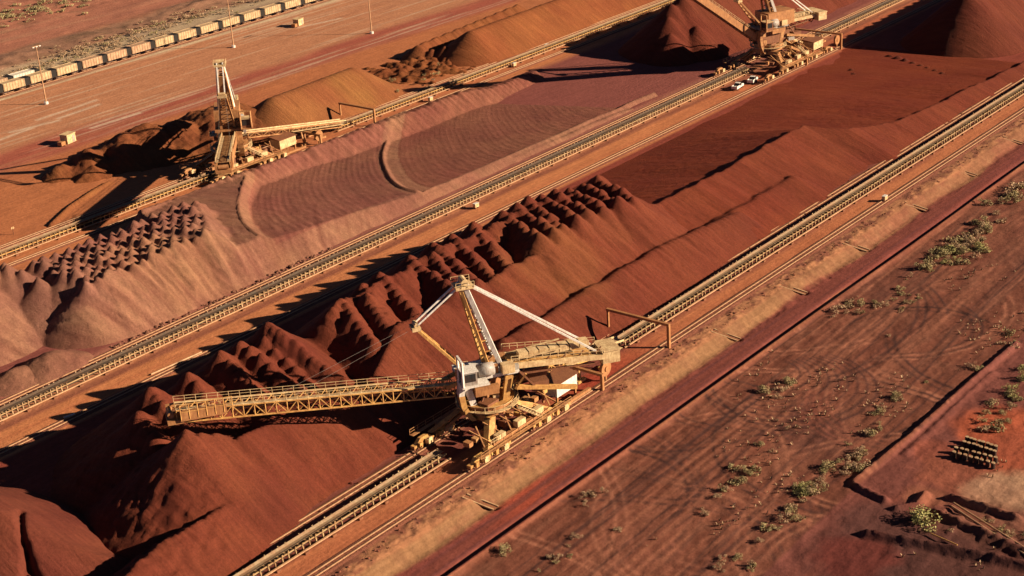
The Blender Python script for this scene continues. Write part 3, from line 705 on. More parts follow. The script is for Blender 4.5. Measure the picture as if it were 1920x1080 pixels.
for i, (px, py) in enumerate(((860, 935), (1335, 625), (1470, 540), (1585, 460), (1695, 385), (1805, 322), (1890, 262))):
    c = at(px, py, -.6); xt = c[0]-0.35*(151-c[1]); xb_ = c[0]-0.35*(146.2-c[1])
    e = empty('batter_drain', (0, 0, 0)); tag(e, 'pale drain chute crossing the embankment slope, %s from the left' % ('first' if i == 0 else ['', 'second', 'third', 'fourth', 'fifth', 'sixth', 'seventh'][i]), 'drain', 'drain chutes on the embankment slope')
    for s_, nm in ((-.62, 'kerb'), (.62, 'kerb')):
        k = MB(); k.beam((xt+s_, 151.4, .0), (xb_+s_, 146.4, -1.5), .26, .22); k.build(nm, M['concrete'], e)
    k = MB(); k.beam((xt, 151.4, -.12), (xb_, 146.4, -1.62), .9, .1); k.build('channel', M['rust'], e)
# pipe on the ground beside the middle service road
p = MB(); a = at(283, 702, .25); b_ = at(378, 660, .25); p.cyl(a, b_, .17, 8); tag(p.build('pipe', M['stringer']), 'pale pipe lying at the edge of the pile shadow by the middle road', 'pipe')
p = MB(); a = at(120, 783, .25); b_ = at(140, 776, .25); p.cyl(a, b_, .2, 8); tag(p.build('pipe', M['white']), 'short pale pipe end lying in the shadow at the lower left', 'pipe')

# ------------------------------------------------------------------ stackers
def truss(mb, A, B, w, h, n, t=0.16, side=True, top=True, r=None):
    """box truss between two points; w horizontal width, h height; A,B at bottom chord centre"""
    A = Vector(A); B = Vector(B); d = (B-A).normalized(); s = Vector((-d.y, d.x, 0)).normalized()*(w/2); u = Vector((0, 0, h))
    P = [[A+(B-A)*(i/n)+sx*s+uz*u for (sx, uz) in ((-1, 0), (1, 0), (1, 1), (-1, 1))] for i in range(n+1)]
    for k in range(4): mb.beam(P[0][k], P[n][k], t*1.7)
    for i in range(n+1):
        for k in range(4): mb.beam(P[i][k], P[i][(k+1) % 4], t)
    for i in range(n):
        for k in ((1, 3) if side else ()):
            k2 = (k+1) % 4
            if k == 1: mb.beam(P[i][1], P[i+1][2], t) if i % 2 == 0 else mb.beam(P[i][2], P[i+1][1], t)
            else: mb.beam(P[i][0], P[i+1][3], t) if i % 2 == 0 else mb.beam(P[i][3], P[i+1][0], t)
        mb.beam(P[i][0], P[i+1][1], t*.8)
        if top: mb.beam(P[i][3], P[i+1][2], t*.8)
def handrail(mb, A, B, h=1.1, n=8, t=0.07):
    A = Vector(A); B = Vector(B); u = Vector((0, 0, h))
    mb.beam(A+u, B+u, t); mb.beam(A+u*.5, B+u*.5, t*.8)
    for i in range(n+1): q = A+(B-A)*(i/n); mb.beam(q, q+u, t)

def bogie(parent, x, y, mat='yellow', n=4):
    L = 5.4; b = MB()
    b.hexa([(-L*.42, -.35, 1.05), (L*.42, -.35, 1.05), (L*.42, .35, 1.05), (-L*.42, .35, 1.05), (-1.0, -.35, 2.0), (1.0, -.35, 2.0), (1.0, .35, 2.0), (-1.0, .35, 2.0)])
    for s in (-1, 1):
        c = s*L*.27; b.box(c-1.3, c+1.3, -.45, .45, .7, 1.15)
        b.box(c-.35, c+.35, -.95, -.5, .6, 1.5)
    o = b.build('bogie', M[mat], parent); o.location = (x, y, .35)
    dr = MB(); dr.box(-.55, .55, -1.35, -.46, .75, 1.55); dr.cyl((-.3, -1.1, 1.55), (.5, -1.1, 1.55), .22, 8)
    d_ = dr.build('drive_motor', M['cream'], o); d_.location = (L*.1, 0, 0)
    w = MB(); w.cyl((0, -.3, .45), (0, .3, .45), .42, 12); f = None
    for k in range(n):
        xx = (-L*.42+L*.84*k/(n-1))
        if f is None: q = w.build('wheel', M['rust'], o); f = q
        else: q = f.copy(); col.objects.link(q); q.parent = o
        q.location = (xx, 0, 0)
    return o

def stacker(cx, cy, label, slew, boom_len, boom_rise, gauge_near, gauge_far, boom_root=(6.0, 9.0), upper='white', body='yellow', mast_h=28.5, cw_z=12.2, tail=1, cw_mat='cream', cw_len=24.0, gant=45.0, mast_mat='white', solid=False, bog=(-10.6, -5.4, 6.4, 11.6), cww=2.3):
    YM = 'ochre' if solid else 'yellow'
    root = empty('stacker', (cx, cy, 0)); tag(root, label, 'stacker', 'travelling ore stackers on the conveyor lines')
    y0, y1 = gauge_near-cy, gauge_far-cy; P = root; xs2 = (-8.0, 9.0)
    for x in bog:
        for y in (y0, y1): bogie(P, x, y, YM)
    # portal
    for x in xs2:
        for y in (y0, y1):
            l = MB(); tx, ty = (x*.42, y*.50)
            l.hexa([(x-.9, y-.5, 2.2), (x+.9, y-.5, 2.2), (x+.9, y+.5, 2.2), (x-.9, y+.5, 2.2), (tx-.8, ty-.6, 5.3), (tx+.8, ty-.6, 5.3), (tx+.8, ty+.6, 5.3), (tx-.8, ty+.6, 5.3)])
            l.build('portal_leg', M[YM], P)
    for y in (y0, y1):
        s = MB(); s.box(xs2[0]+1, xs2[1]-1, y-.35, y+.35, 2.3, 3.0); s.build('sill_beam', M['orange'], P)
    for x in xs2:
        s = MB(); s.beam((x*.45, y0*.6, 5.0), (x*.45, y1*.6, 5.0), .8, 1.1); s.build('cross_beam', M[YM], P)
    rg = MB(); rg.ring((0, 0), 4.4, 3.6, 5.3, 7.0, 36); rg.build('ring_girder', M['orange'], P)
    rr_ = MB(); rr_.ring((0, 0), 4.75, 3.5, 7.0, 7.2, 36); rr_.build('slew_ring', M[YM], P)
    wk = MB(); wk.ring((0, 0), 5.6, 4.76, 6.35, 6.45, 30)
    for i in range(20):
        t = 2*math.pi*i/20; c, s = math.cos(t)*5.5, math.sin(t)*5.5; t2 = 2*math.pi*(i+1)/20; c2, s2 = math.cos(t2)*5.5, math.sin(t2)*5.5
        wk.beam((c, s, 6.45), (c, s, 7.5), .07); wk.beam((c, s, 7.5), (c2, s2, 7.5), .07)
    wk.build('ring_walkway', M['cream'], P)
    dk = MB(); dk.box(-3.6, -.6, -3.2, -1.0, 5.5, 7.6); dk.build('slew_gearbox', M['rust'], P)
    dk = MB(); dk.box(.4, 3.3, -3.1, -1.5, 5.3, 6.6); dk.build('motor_box', M[YM], P)
    dk = MB(); dk.box(-.4, 2.4, .6, 2.8, 5.3, 8.2); dk.build('chute_box', M['orange'], P)
    dk = MB(); dk.cyl((-1.5, 1.5, 5.3), (-1.5, 1.5, 8.0), .8, 10); dk.build('centre_post', M['rust'], P)
    st = MB()
    for i in range(9): st.box(6.2-.75*i-.4, 6.2-.75*i+.4, y0-.9, y0-.1, 2.2+.55*i-.04, 2.2+.55*i+.04)
    st.beam((6.6, y0-.9, 2.6), (0.2, y0-.9, 7.2), .12); st.beam((6.6, y0-.1, 2.6), (0.2, y0-.1, 7.2), .12)
    st.build('stairway', M['cream'], P)
    for (px_, py_, qx, qy) in ((xs2[0], y0, xs2[0]+3, y0), (xs2[1], y1, xs2[1]-3, y1)):
        h_ = MB(); handrail(h_, (px_, py_-.6, 3.0), (qx, qy-.6, 3.0), 1.0, 4); h_.build('handrail', M['cream'], P)
    # machine house low on the tail side
    mh = MB(); mh.box(13.0, 19.0, y0+1.4, y0+5.2, 2.4, 4.9); mh.build('electrical_house', M['cream' if solid else 'white'], P)
    mr = MB(); mr.hexa([(12.7, y0+1.1, 4.9), (19.3, y0+1.1, 4.9), (19.3, y0+5.5, 4.9), (12.7, y0+5.5, 4.9), (12.7, y0+1.1, 5.0), (19.3, y0+1.1, 5.0), (19.3, y0+5.5, 5.5), (12.7, y0+5.5, 5.5)]); mr.build('house_roof', M['rust'], P)
    mf = MB()
    for x in (13.3, 18.7):
        for y in (y0+1.7, y0+4.9): mf.beam((x, y, .4), (x, y, 2.4), .35)
    mf.box(11, 21, y0-.2, y0+.4, 1.0, 1.5); mf.build('house_frame', M['orange'], P)
    # tripper: inclined belt from the ground line up to the slew centre
    tp = MB(); truss(tp, (gant-8, 0, 1.0), (5.0, 0, 7.6), 2.9, 1.3, 14, .14); tp.build('tripper_truss', M[YM], P)
    tb = MB(); tb.beam((gant-6, 0, 2.0), (1.0, 0, 9.1), 1.9, .12); tb.build('tripper_belt', M['belt'], P)
    te = MB(); te.beam((gant-5.5, -1.2, 2.3), (3, -1.2, 9.4), .12, .35); te.beam((gant-5.5, 1.2, 2.3), (3, 1.2, 9.4), .12, .35)
    te.beam((gant-8, -2.2, 2.0), (20, -2.2, 5.2), .9, .1); te.build('skirt_plate', M['cream'], P)
    ch = MB(); ch.hexa([(-1.4, -1.4, 7.2), (1.6, -1.4, 7.2), (1.6, 1.4, 7.2), (-1.4, 1.4, 7.2), (-2.0, -1.7, 11), (2.4, -1.7, 11), (2.4, 1.7, 11), (-2.0, 1.7, 11)]); ch.build('transfer_chute', M['orange'], P)
    # goal-post portals
    for (gx_, gh, ya, yb, nm) in ((gant, 4.65, y0-1.2, y1+.4, 'portal_frame'), (gant-21.5, 2.9, y0-.9, y0+5.4, 'portal_frame')):
        gm = MB(); gm.beam((gx_, ya, 0), (gx_, ya, gh), .55, .55); gm.beam((gx_, yb, 0), (gx_, yb, gh), .4, .4)
        gm.box(gx_-.3, gx_+.3, ya-.25, yb+.25, gh, gh+.5); gm.build(nm, M['orange'], P)
    for (bx, hh) in ((24, 3.9), (31, 2.6)):
        sm = MB()
        for s in (-1, 1): sm.beam((bx, s*2.2, .5), (bx, s*1.5, hh), .35); 
        sm.beam((bx, -1.7, hh), (bx, 1.7, hh), .3); sm.box(bx-1.2, bx+1.2, -2.6, -1.9, .2, .7); sm.box(bx-1.2, bx+1.2, 1.9, 2.6, .2, .7); sm.build('tripper_support', M[YM], P)
    cr_ = MB(); cr_.cyl((27, y0+.6, 2.6), (27, y0+1.2, 2.6), 1.5, 18); cr_.cyl((27, y0+.4, 2.6), (27, y0+1.4, 2.6), .5, 10); cr_.beam((27, y0+.9, .3), (27, y0+.9, 2.6), .35); cr_.build('cable_reel', M['orange'], P)
    # ---------- slewing part: local frame u = boom direction, v = left
    cu, su = math.cos(slew), math.sin(slew)
    def T(u, v, z): return (u*cu-v*su, u*su+v*cu, z)
    def tbox(mb, u0, u1, v0, v1, z0, z1, z0b=None, z1b=None):
        z0b = z0 if z0b is None else z0b; z1b = z1 if z1b is None else z1b
        mb.hexa([T(u0, v0, z0), T(u1, v0, z0b), T(u1, v1, z0b), T(u0, v1, z0), T(u0, v0, z1), T(u1, v0, z1b), T(u1, v1, z1b), T(u0, v1, z1)])
    zt_ = mast_h; ru, rz_ = boom_root; tu, tz = boom_len, rz_+boom_rise
    bm_ = MB(); truss(bm_, T(ru, 0, rz_), T(tu, 0, tz), 3.2, 2.1, 26, .13); bm_.build('boom', M[YM], P)
    bb = MB(); bb.beam(T(ru-3, 0, rz_+1.3), T(tu+.6, 0, tz+1.35), 1.5, .12); bb.build('boom_belt', M['rust'], P)
    bi = MB()
    for i in range(30):
        t = i/30; u_ = ru+(tu-ru)*t; z_ = rz_+(tz-rz_)*t; bi.beam(T(u_, -1.0, z_+1.35), T(u_, 1.0, z_+1.35), .18, .16); 
    bi.build('boom_idlers', M['orange'], P)
    bw = MB(); bw.beam(T(ru, 1.35, rz_+2.2), T(tu, 1.35, tz+2.2), .7, .07); handrail(bw, T(ru, 1.7, rz_+2.2), T(tu, 1.7, tz+2.2), 1.0, 26, .06); bw.beam(T(ru, -1.35, rz_+2.2), T(tu, -1.35, tz+2.2), .5, .07); handrail(bw, T(ru, -1.7, rz_+2.2), T(tu, -1.7, tz+2.2), 1.0, 26, .06); bw.build('boom_walkway', M['cream'], P)
    bt = MB(); tbox(bt, tu-1.0, tu+1.6, -1.9, 1.9, tz-.2, tz+.5); bt.cyl(T(tu+.9, -1.2, tz+1.2), T(tu+.9, 1.2, tz+1.2), .55, 12); tbox(bt, tu-8, tu-.5, 1.65, 2.3, tz+.3, tz+2.0); tbox(bt, tu-3, tu+1.4, -2.0, -1.4, tz+.5, tz+1.9); bt.build('boom_head', M['orange'], P)
    bj = MB()
    for q in range(7): bj.beam(T(tu-9+q*1.4, 2.3, tz+.6), T(tu-9+q*1.4, 2.3, tz+3.2), .12)
    bj.beam(T(tu-9, 2.3, tz+3.2), T(tu-.6, 2.3, tz+3.2), .1); bj.beam(T(tu-9, 2.3, tz+1.9), T(tu-.6, 2.3, tz+1.9), .1); bj.build('head_platform', M[YM], P)
    if solid:
        for s in (-1, 1):
            sp = MB(); sp.beam(T(ru, s*1.9, rz_+1.0), T(tu, s*1.9, tz+1.0), .12, 1.9); sp.build('side_plating', M['orange'], P)
        sp = MB(); sp.beam(T(ru-2, 0, rz_-.1), T(tu, 0, tz-.1), 3.7, .1); sp.build('bottom_plating', M['rust'], P)
        sp = MB(); tbox(sp, -7.5, 2.5, -3.3, 3.3, 12.6, 16.8); sp.build('shadow_house', M['orange'], P)  # big deck box added to broaden the machine's cast shadow
        sp = MB(); tbox(sp, -4.5, 3.4, -2.9, 2.9, 7.3, 11.9); sp.build('turret', M['rust'], P)
        sp = MB(); sp.beam(T(-1.6, 0, 16.8), T(2.4, 0, zt_-3), 2.2, 1.6); sp.build('ladder_shaft', M['ochre'], P)
    # turntable deck and columns
    dkm = MB(); tbox(dkm, -5.2, 5.0, -3.4, 3.4, 12.0, 12.5); dkm.build('upper_deck', M[upper], P)
    for (u0, v0) in ((4.4, -2.6), (4.4, 2.6), (-3.6, -2.6), (-3.6, 2.6)):
        c_ = MB(); q = 3.4
        c_.hexa([T(u0*.72-.55, v0*1.0-.35, 7.2), T(u0*.72+.55, v0-.35, 7.2), T(u0*.72+.55, v0+.35, 7.2), T(u0*.72-.55, v0+.35, 7.2), T(u0-.75, v0-.4, 12), T(u0+.75, v0-.4, 12), T(u0+.75, v0+.4, 12), T(u0-.75, v0+.4, 12)])
        c_.build('column', M['white'] if (u0 > 0 and upper == 'white') else M[YM], P)
    # big curved front plate that hangs outside the ring
    prof = [(5.0, 12.0), (5.3, 9.6), (5.0, 7.4), (4.2, 5.6), (3.4, 4.6)]
    for pi_, (a_, b2_) in enumerate(zip(prof[:-1], prof[1:])):
        fp = MB()
        fp.hexa([T(a_[0]-.5, 1.9, a_[1]), T(a_[0]+.5, 1.9, a_[1]), T(a_[0]+.5, 3.5, a_[1]), T(a_[0]-.5, 3.5, a_[1]), T(b2_[0]-.5, 1.9, b2_[1]), T(b2_[0]+.5, 1.9, b2_[1]), T(b2_[0]+.5, 3.5, b2_[1]), T(b2_[0]-.5, 3.5, b2_[1])])
        fp.build('front_plate', M['white' if upper == 'white' and pi_ == 0 else YM], P)
    # boom hinge arms
    ha = MB(); ha.beam(T(2.5, -1.9, 12.3), T(ru+1.5, -1.6, rz_+1.8), .4, .7); ha.beam(T(2.5, 1.9, 12.3), T(ru+1.5, 1.6, rz_+1.8), .4, .7); ha.build('hinge_arms', M[YM], P)
    # counter boom
    for s in (-1, 1):
        cb = MB(); cb.hexa([T(-3.5, s*2.4-.35, 12.6), T(-cw_len+2, s*2.1-.35, cw_z+.4), T(-cw_len+2, s*2.1+.35, cw_z+.4), T(-3.5, s*2.4+.35, 12.6), T(-3.5, s*2.4-.35, 13.5), T(-cw_len+2, s*2.1-.35, cw_z+1.2), T(-cw_len+2, s*2.1+.35, cw_z+1.2), T(-3.5, s*2.4+.35, 13.5)]); cb.build('counter_girder', M['cream'], P)
    cf = MB(); cf.beam(T(-4, 0, 13.2), T(-cw_len+2, 0, cw_z+1.0), 3.4, .12); cf.build('counter_deck', M[YM], P)
    pb = MB()
    for q in range(7):
        u_ = -6-q*(cw_len-10)/7; pb.hexa([T(u_, -.9, 13.2), T(u_-1.7, -.9, 13.2), T(u_-1.7, .9, 13.2), T(u_, .9, 13.2), T(u_, -.9, 14.4), T(u_-1.7, -.9, 14.3), T(u_-1.7, .9, 14.3), T(u_, .9, 14.4)])
    pb.build('winch_covers', M['cream'], P)
    hr = MB(); handrail(hr, T(-4, -2.8, 14.0), T(-cw_len+2, -2.5, cw_z+1.6), 1.0, 12); handrail(hr, T(-4, 2.8, 14.0), T(-cw_len+2, 2.5, cw_z+1.6), 1.0, 12); hr.build('handrail', M['cream'], P)
    cwm = MB(); tbox(cwm, -cw_len-1.0, -cw_len+2.2, -cww, cww, cw_z-.6, cw_z+1.7); cwm.build('counterweight', M[cw_mat], P)
    cwr = MB(); tbox(cwr, -cw_len-1.15, -cw_len+2.35, -cww-.15, cww+.15, cw_z+1.7, cw_z+1.9); cwr.build('counterweight_cap', M['cream'], P)
    cv = MB(); 
    for q in (-1.5, 1.5): cv.beam(T(-cw_len+3.5, q, cw_z-.4), T(-6, q, 10.8), .3)
    for q in range(5):
        u_ = -6-q*3.2; cv.beam(T(u_, -1.6, 11.2), T(u_, 1.6, 11.2), .22); cv.beam(T(u_, -1.5, 11), T(u_-2, -1.5, 13), .2); cv.beam(T(u_, 1.5, 11), T(u_-2, 1.5, 13), .2)
    cv.build('underframe', M['rust'], P)
    # main mast
    zt = mast_h; ms = MB()
    for s in (-1, 1):
        ms.beam(T(-2.6, s*2.3, 12.5), T(2.6, s*.75, zt), .62, .75)
    for s in (-1, 1):
        for q in range(9):
            t = q/9; t2 = (q+1)/9; w_ = s*(2.3+(.75-2.3)*t)*(1 if q % 2 else -1); w2 = s*(2.3+(.75-2.3)*t2)*(-1 if q % 2 else 1)
            ms.beam(T(-2.6+5.2*t, w_, 12.5+(zt-12.5)*t), T(-2.6+5.2*t2, w2, 12.5+(zt-12.5)*t2), .16)
    ms.build('mast', M[mast_mat], P)
    m2 = MB()
    for s in (-1, 1): m2.beam(T(-.4, s*2.3, 12.5), T(3.3, s*.75, zt-.6), .42, .5)
    for q in range(1, 8):
        t = q/8; w_ = 2.3+(.75-2.3)*t; m2.beam(T(-2.6+5.2*t, -w_, 12.5+(zt-12.5)*t), T(-2.6+5.2*t, w_, 12.5+(zt-12.5)*t), .22)
        m2.beam(T(-2.6+5.2*t, -w_, 12.5+(zt-12.5)*t), T(-.4+3.7*t, -w_, 12.5+(zt-13.1)*t), .2); m2.beam(T(-2.6+5.2*t, w_, 12.5+(zt-12.5)*t), T(-.4+3.7*t, w_, 12.5+(zt-13.1)*t), .2)
    m2.build('mast_bracing', M[YM], P)
    mh_ = MB(); tbox(mh_, 1.2, 4.4, -1.5, 1.5, zt-.4, zt+.1); mh_.cyl(T(2.7, -1.2, zt+.7), T(2.7, 1.2, zt+.7), .6, 12); handrail(mh_, T(1.2, -1.6, zt), T(4.4, -1.6, zt), 1.0, 3); handrail(mh_, T(1.2, 1.6, zt), T(4.4, 1.6, zt), 1.0, 3); mh_.build('mast_head', M['cream'], P)
    # front mast
    fu, fz = 11.5, zt-6.2
    fm = MB()
    for s in (-1, 1): fm.beam(T(3.2, s*1.9, 12.5), T(fu, s*.8, fz), .46, .46)
    for q in range(1, 7):
        t = q/7; w_ = 1.9-1.1*t; fm.beam(T(3.2+(fu-3.2)*t, -w_, 12.5+(fz-12.5)*t), T(3.2+(fu-3.2)*t, w_, 12.5+(fz-12.5)*t), .18)
        t0 = (q-1)/7; w0 = 1.9-1.1*t0; fm.beam(T(3.2+(fu-3.2)*t0, -w0, 12.5+(fz-12.5)*t0), T(3.2+(fu-3.2)*t, w_, 12.5+(fz-12.5)*t), .14)
    fm.build('front_mast', M[YM], P)
    fh = MB(); tbox(fh, fu-.7, fu+.8, -1.2, 1.2, fz-.3, fz+.3); fh.cyl(T(fu, -.9, fz+.6), T(fu, .9, fz+.6), .4, 10); fh.build('front_mast_head', M['cream'], P)
    for s in (-.75, .75):
        t_ = MB(); t_.beam(T(2.6, s, zt+.5), T(-cw_len+3.2, s*2.2, cw_z+1.9), .32, .32); t_.build('back_tie', M['white'], P)
        t_ = MB(); t_.beam(T(2.8, s, zt+.7), T(fu, s, fz+.5), .30, .30); t_.build('top_tie', M['white'], P)
        t_ = MB(); t_.beam(T(fu, s, fz+.4), T(ru+(tu-ru)*.62, s*2.0, rz_+(tz-rz_)*.62+2.2), .03, .03); t_.build('boom_stay', M['grey'], P)
        t_ = MB(); t_.beam(T(-4.5, s*2.2, 13.6), T(-cw_len*.62, s*2.4, 14.4), .2, .25); t_.build('brace', M['cream'], P)
    # operator cab and electrical cabins on deck
    cbm = MB(); tbox(cbm, 3.0, 5.4, 3.5, 6.0, 12.6, 15.0); cbm.build('operator_cab', M['rust' if solid else 'grey'], P)
    cg = MB(); tbox(cg, 5.4, 5.46, 3.7, 5.8, 13.3, 14.7); tbox(cg, 3.3, 5.1, 6.0, 6.06, 13.3, 14.7); cg.build('cab_window', M['glass'], P)
    cr2 = MB(); tbox(cr2, 2.8, 5.7, 3.3, 6.2, 15.0, 15.2); cr2.build('cab_roof', M['cream' if solid else 'white'], P)
    cfm = MB(); tbox(cfm, 1.0, 5.8, 3.4, 6.4, 12.3, 12.6); cfm.beam(T(5.6, 3.5, 12.4), T(5.6, 3.5, 17.2), .35); cfm.beam(T(5.6, 6.2, 12.4), T(5.6, 6.2, 17.2), .35); cfm.beam(T(5.6, 3.4, 17.2), T(5.6, 6.3, 17.2), .35); cfm.build('cab_frame', M['ochre' if solid else 'white'], P)
    tk = MB(); tk.cyl(T(-.6, 3.4, 13.8), T(2.2, 3.4, 13.8), 1.15, 16); tk.build('steel_drum', M['grey'], P, True)
    eh = MB(); tbox(eh, -4.2, -2.0, 2.6, 4.2, 12.6, 14.2); eh.build('switch_cabin', M['cream'], P)
    rc = random.Random(int(cx))
    for nm, mt_, n_, sz in (('gearbox', 'rust', 6, .8), ('cable_tray', 'orange', 5, 1.8), ('lube_tank', 'cream', 4, .7), ('winch', 'grey', 3, .9)):
        for _ in range(n_):
            q = MB(); u_ = rc.uniform(-6, 4.5); v_ = rc.choice((-1, 1))*rc.uniform(1.6, 4.2); z_ = rc.choice((7.5, 9.2, 10.6, 12.6)); L_ = sz*rc.uniform(.7, 1.4)
            tbox(q, u_-L_, u_+L_, v_-.4, v_+.4, z_, z_+sz*rc.uniform(.4, 1.1)); q.build(nm, M[mt_], P)
    for k in range(9):
        q = MB(); u_ = rc.uniform(-6, 5); v_ = rc.uniform(-4, 4); z_ = rc.uniform(7.2, 10); q.beam(T(u_, v_, z_), T(u_+rc.uniform(-3, 3), v_+rc.uniform(-2, 2), z_+rc.uniform(1.5, 4)), .28); q.build('strut', M[rc.choice(('yellow', 'orange', 'rust', 'cream'))], P)
    for k in range(3):
        q = MB(); u_ = -3.5+k*3.2; tbox(q, u_-1.2, u_+1.2, -5.0, -3.5, 9.0+k*.9, 9.08+k*.9); handrail(q, T(u_-1.2, -5.0, 9.08+k*.9), T(u_+1.2, -5.0, 9.08+k*.9), 1.0, 3); q.build('platform', M['cream'], P)
    for side, yy in ((-1, y0), (1, y1)):
        wm = MB(); wm.beam((-12, yy+side*1.3, 2.6), (13, yy+side*1.3, 2.6), .8, .07); handrail(wm, (-12, yy+side*1.7, 2.6), (13, yy+side*1.7, 2.6), 1.0, 12, .08); wm.build('side_walkway', M['ochre'], P)
    for k in range(10):
        q = MB(); x_ = -10+k*2.3; z_ = rc.uniform(3.0, 4.6); q.box(x_-rc.uniform(.3, .8), x_+rc.uniform(.3, .8), y0*.55-rc.uniform(.3, 1.0), y0*.55+rc.uniform(.3, 1.0), z_-.6, z_+rc.uniform(.1, .8)); q.build('equipment_box', M[rc.choice(('rust', 'ochre', 'yellow', 'orange'))], P)
    for k in range(6):
        q = MB(); x_ = -9+k*3.6; q.beam((x_, y0, 3.0), (x_+1.8, y0*.5, 5.2), .22); q.build('lattice_brace', M['ochre'], P)
        q = MB(); x_ = -9+k*3.6; q.beam((x_+1.8, y0, 3.0), (x_, y0*.5, 5.2), .22); q.build('lattice_brace', M['ochre'], P)
    for xx in (-5.0, 0.5, 5.5):
        q = MB(); q.box(xx-1.1, xx+1.1, y0-.5, y0+.5, 3.0, 3.9+.3*(xx > 0)); q.build('drive_box', M['cream'], P)
    for xx in (-6.5, 6.8):
        for yy in (y0*.72, y1*.72):
            q = MB(); q.beam((xx, yy, 2.6), (xx*.4, yy*.5, 5.2), .5); q.build('knee_brace', M['orange'], P)
    lp_ = MB(); lp_.beam(T(-5.2, -3.4, 12.2), T(-8.5, -3.2, 8.0), .3); lp_.beam(T(-5.2, 3.4, 12.2), T(-8.5, 3.2, 8.0), .3); tbox(lp_, -11.5, -6.5, -3.2, -1.0, 8.0, 10.0); tbox(lp_, -10.5, -7.5, 1.0, 3.0, 7.6, 9.4); lp_.build('hydraulic_unit', M['rust'], P)
    yb = MB(); yb.beam(T(-4.5, 3.2, 9.3), T(-15.5, 3.0, 7.0), .7, .7); yb.build('luffing_strut', M[YM], P)
    return root

A2 = math.atan2(28.0, -42.0)
stacker(184, 162, 'nearest yellow and white stacker, long lattice boom stretched left over the red ridged pile', A2, 52.5, 5.0, 155.4, 168.0, cw_z=10.5, cw_len=23.0)
# far left stacker: boom swung towards the camera over the lilac pile
stacker(262.5, 315, 'rusty orange stacker at upper left with tall pointed mast, boom swung over the lilac pile', math.atan2(-35.0, -32.5), 46.0, 5.5, 309.0, 321.0, upper='orange', body='orange', mast_h=29.5, cw_mat='cream', mast_mat='white', cw_len=22.0, gant=47.5, solid=True)
stacker(416, 241, 'far stacker at top right with broad cream counterweight and two white cars beside it', math.atan2(7.0, -18.0), 36.0, 22.0, 231.0, 248.0, upper='grey', body='orange', mast_h=28.0, cw_mat='cream', cw_len=19.0, gant=26.0, solid=True, bog=(-17.0, -8.5, .5, 9.5, 19.0), cww=3.6)

# ------------------------------------------------------------------ ore train
def wagon(matname, label, grp='ore wagons coupled in one long train'):
    e = empty('ore_wagon'); tag(e, label, 'wagon', grp)
    L, W, z0, z1 = 8.1, 3.2, 1.05, 3.5; b_ = MB(); t = .12
    h = L/2; w = W/2
    b_.box(-h, h, -w, -w+t, z0, z1); b_.box(-h, h, w-t, w, z0, z1); b_.box(-h, -h+t, -w+t, w-t, z0, z1); b_.box(h-t, h, -w+t, w-t, z0, z1); b_.box(-h+t, h-t, -w+t, w-t, z0, z0+.15); b_.box(-h+t, h-t, -w+t, w-t, z1-.25, z1-.1)
    r = b_
    for k in range(8):
        x = -h+.25+k*(L-.5)/7
        for s in (-1, 1): r.box(x-.07, x+.07, s*(w+.05)-.05, s*(w+.05)+.05, z0+.05, z1-.03)
    b_.build('body', M[matname], e)
    f = MB(); f.box(-h-.35, h+.35, -.5, .5, .8, 1.04); f.box(-h-.75, h+.75, -.12, .12, .72, .95); f.build('underframe', M['dark'], e)
    for s in (-1, 1):
        bo = MB(); bo.box(s*3.2-1.2, s*3.2+1.2, -1.2, -1.05, .35, .7); bo.box(s*3.2-1.2, s*3.2+1.2, 1.05, 1.2, .35, .7); bo.box(s*3.2-.3, s*3.2+.3, -1.2, 1.2, .5, .8)
        q = bo.build('bogie', M['dark'], e)
        for dx in (-.85, .85): w_ = MB(); w_.cyl((s*3.2+dx, -.85, .45), (s*3.2+dx, -.72, .45), .45, 10); w_.cyl((s*3.2+dx, .72, .45), (s*3.2+dx, .85, .45), .45, 10); w_.cyl((s*3.2+dx, -.8, .45), (s*3.2+dx, .8, .45), .1, 6); w_.build('wheelset', M['rust'], q)
    fl = MB(); fl.box(h+.02, h+1.95, -w+.02, w-.02, z0-.1, z1-.05); fl.build('gap_shade_box', M['black'], e)  # solid dark box painted as the shade of the coupling gap
    return e
M['wy'] = paint('pale_yellow_wagon', (0.62, 0.47, 0.28), amt=0.45)
M['wr'] = paint('dusty_red_wagon', (0.54, 0.37, 0.23), dust=(.36, .18, .11), amt=0.6)
M['ww'] = paint('white_wagon', (0.80, 0.74, 0.62), amt=0.12)
pitch = 10.37; xw = at(98, 155)[0]; protos = {}
ordn = ['leftmost', 'second', 'third', 'fourth', 'fifth', 'sixth', 'seventh', 'eighth', 'ninth', 'tenth', 'eleventh', 'twelfth', 'thirteenth', 'fourteenth', 'fifteenth', 'sixteenth', 'seventeenth']
nms = {'ww': 'white', 'wy': 'pale yellow', 'wr': 'red dusted'}
for k in range(-2, 14):
    mn = 'ww' if k <= -2 else ('wr' if k in (2, 3, 4) else 'wy')
    i = k+2
    lab = '%s covered ore wagon, %s from the left end of the train' % (nms[mn], ordn[i]) if i else 'white covered ore wagon, first of the train at the left edge of the view'
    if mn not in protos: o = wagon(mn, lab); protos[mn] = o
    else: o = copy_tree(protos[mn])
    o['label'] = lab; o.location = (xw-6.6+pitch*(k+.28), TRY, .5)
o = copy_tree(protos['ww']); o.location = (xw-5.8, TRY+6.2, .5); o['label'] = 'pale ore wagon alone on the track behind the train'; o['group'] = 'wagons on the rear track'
o = copy_tree(protos['wr']); o.location = (xw-5.8-pitch, TRY+6.2, .5); o['label'] = 'reddish ore wagon at the left edge on the track behind the train'; o['group'] = 'wagons on the rear track'

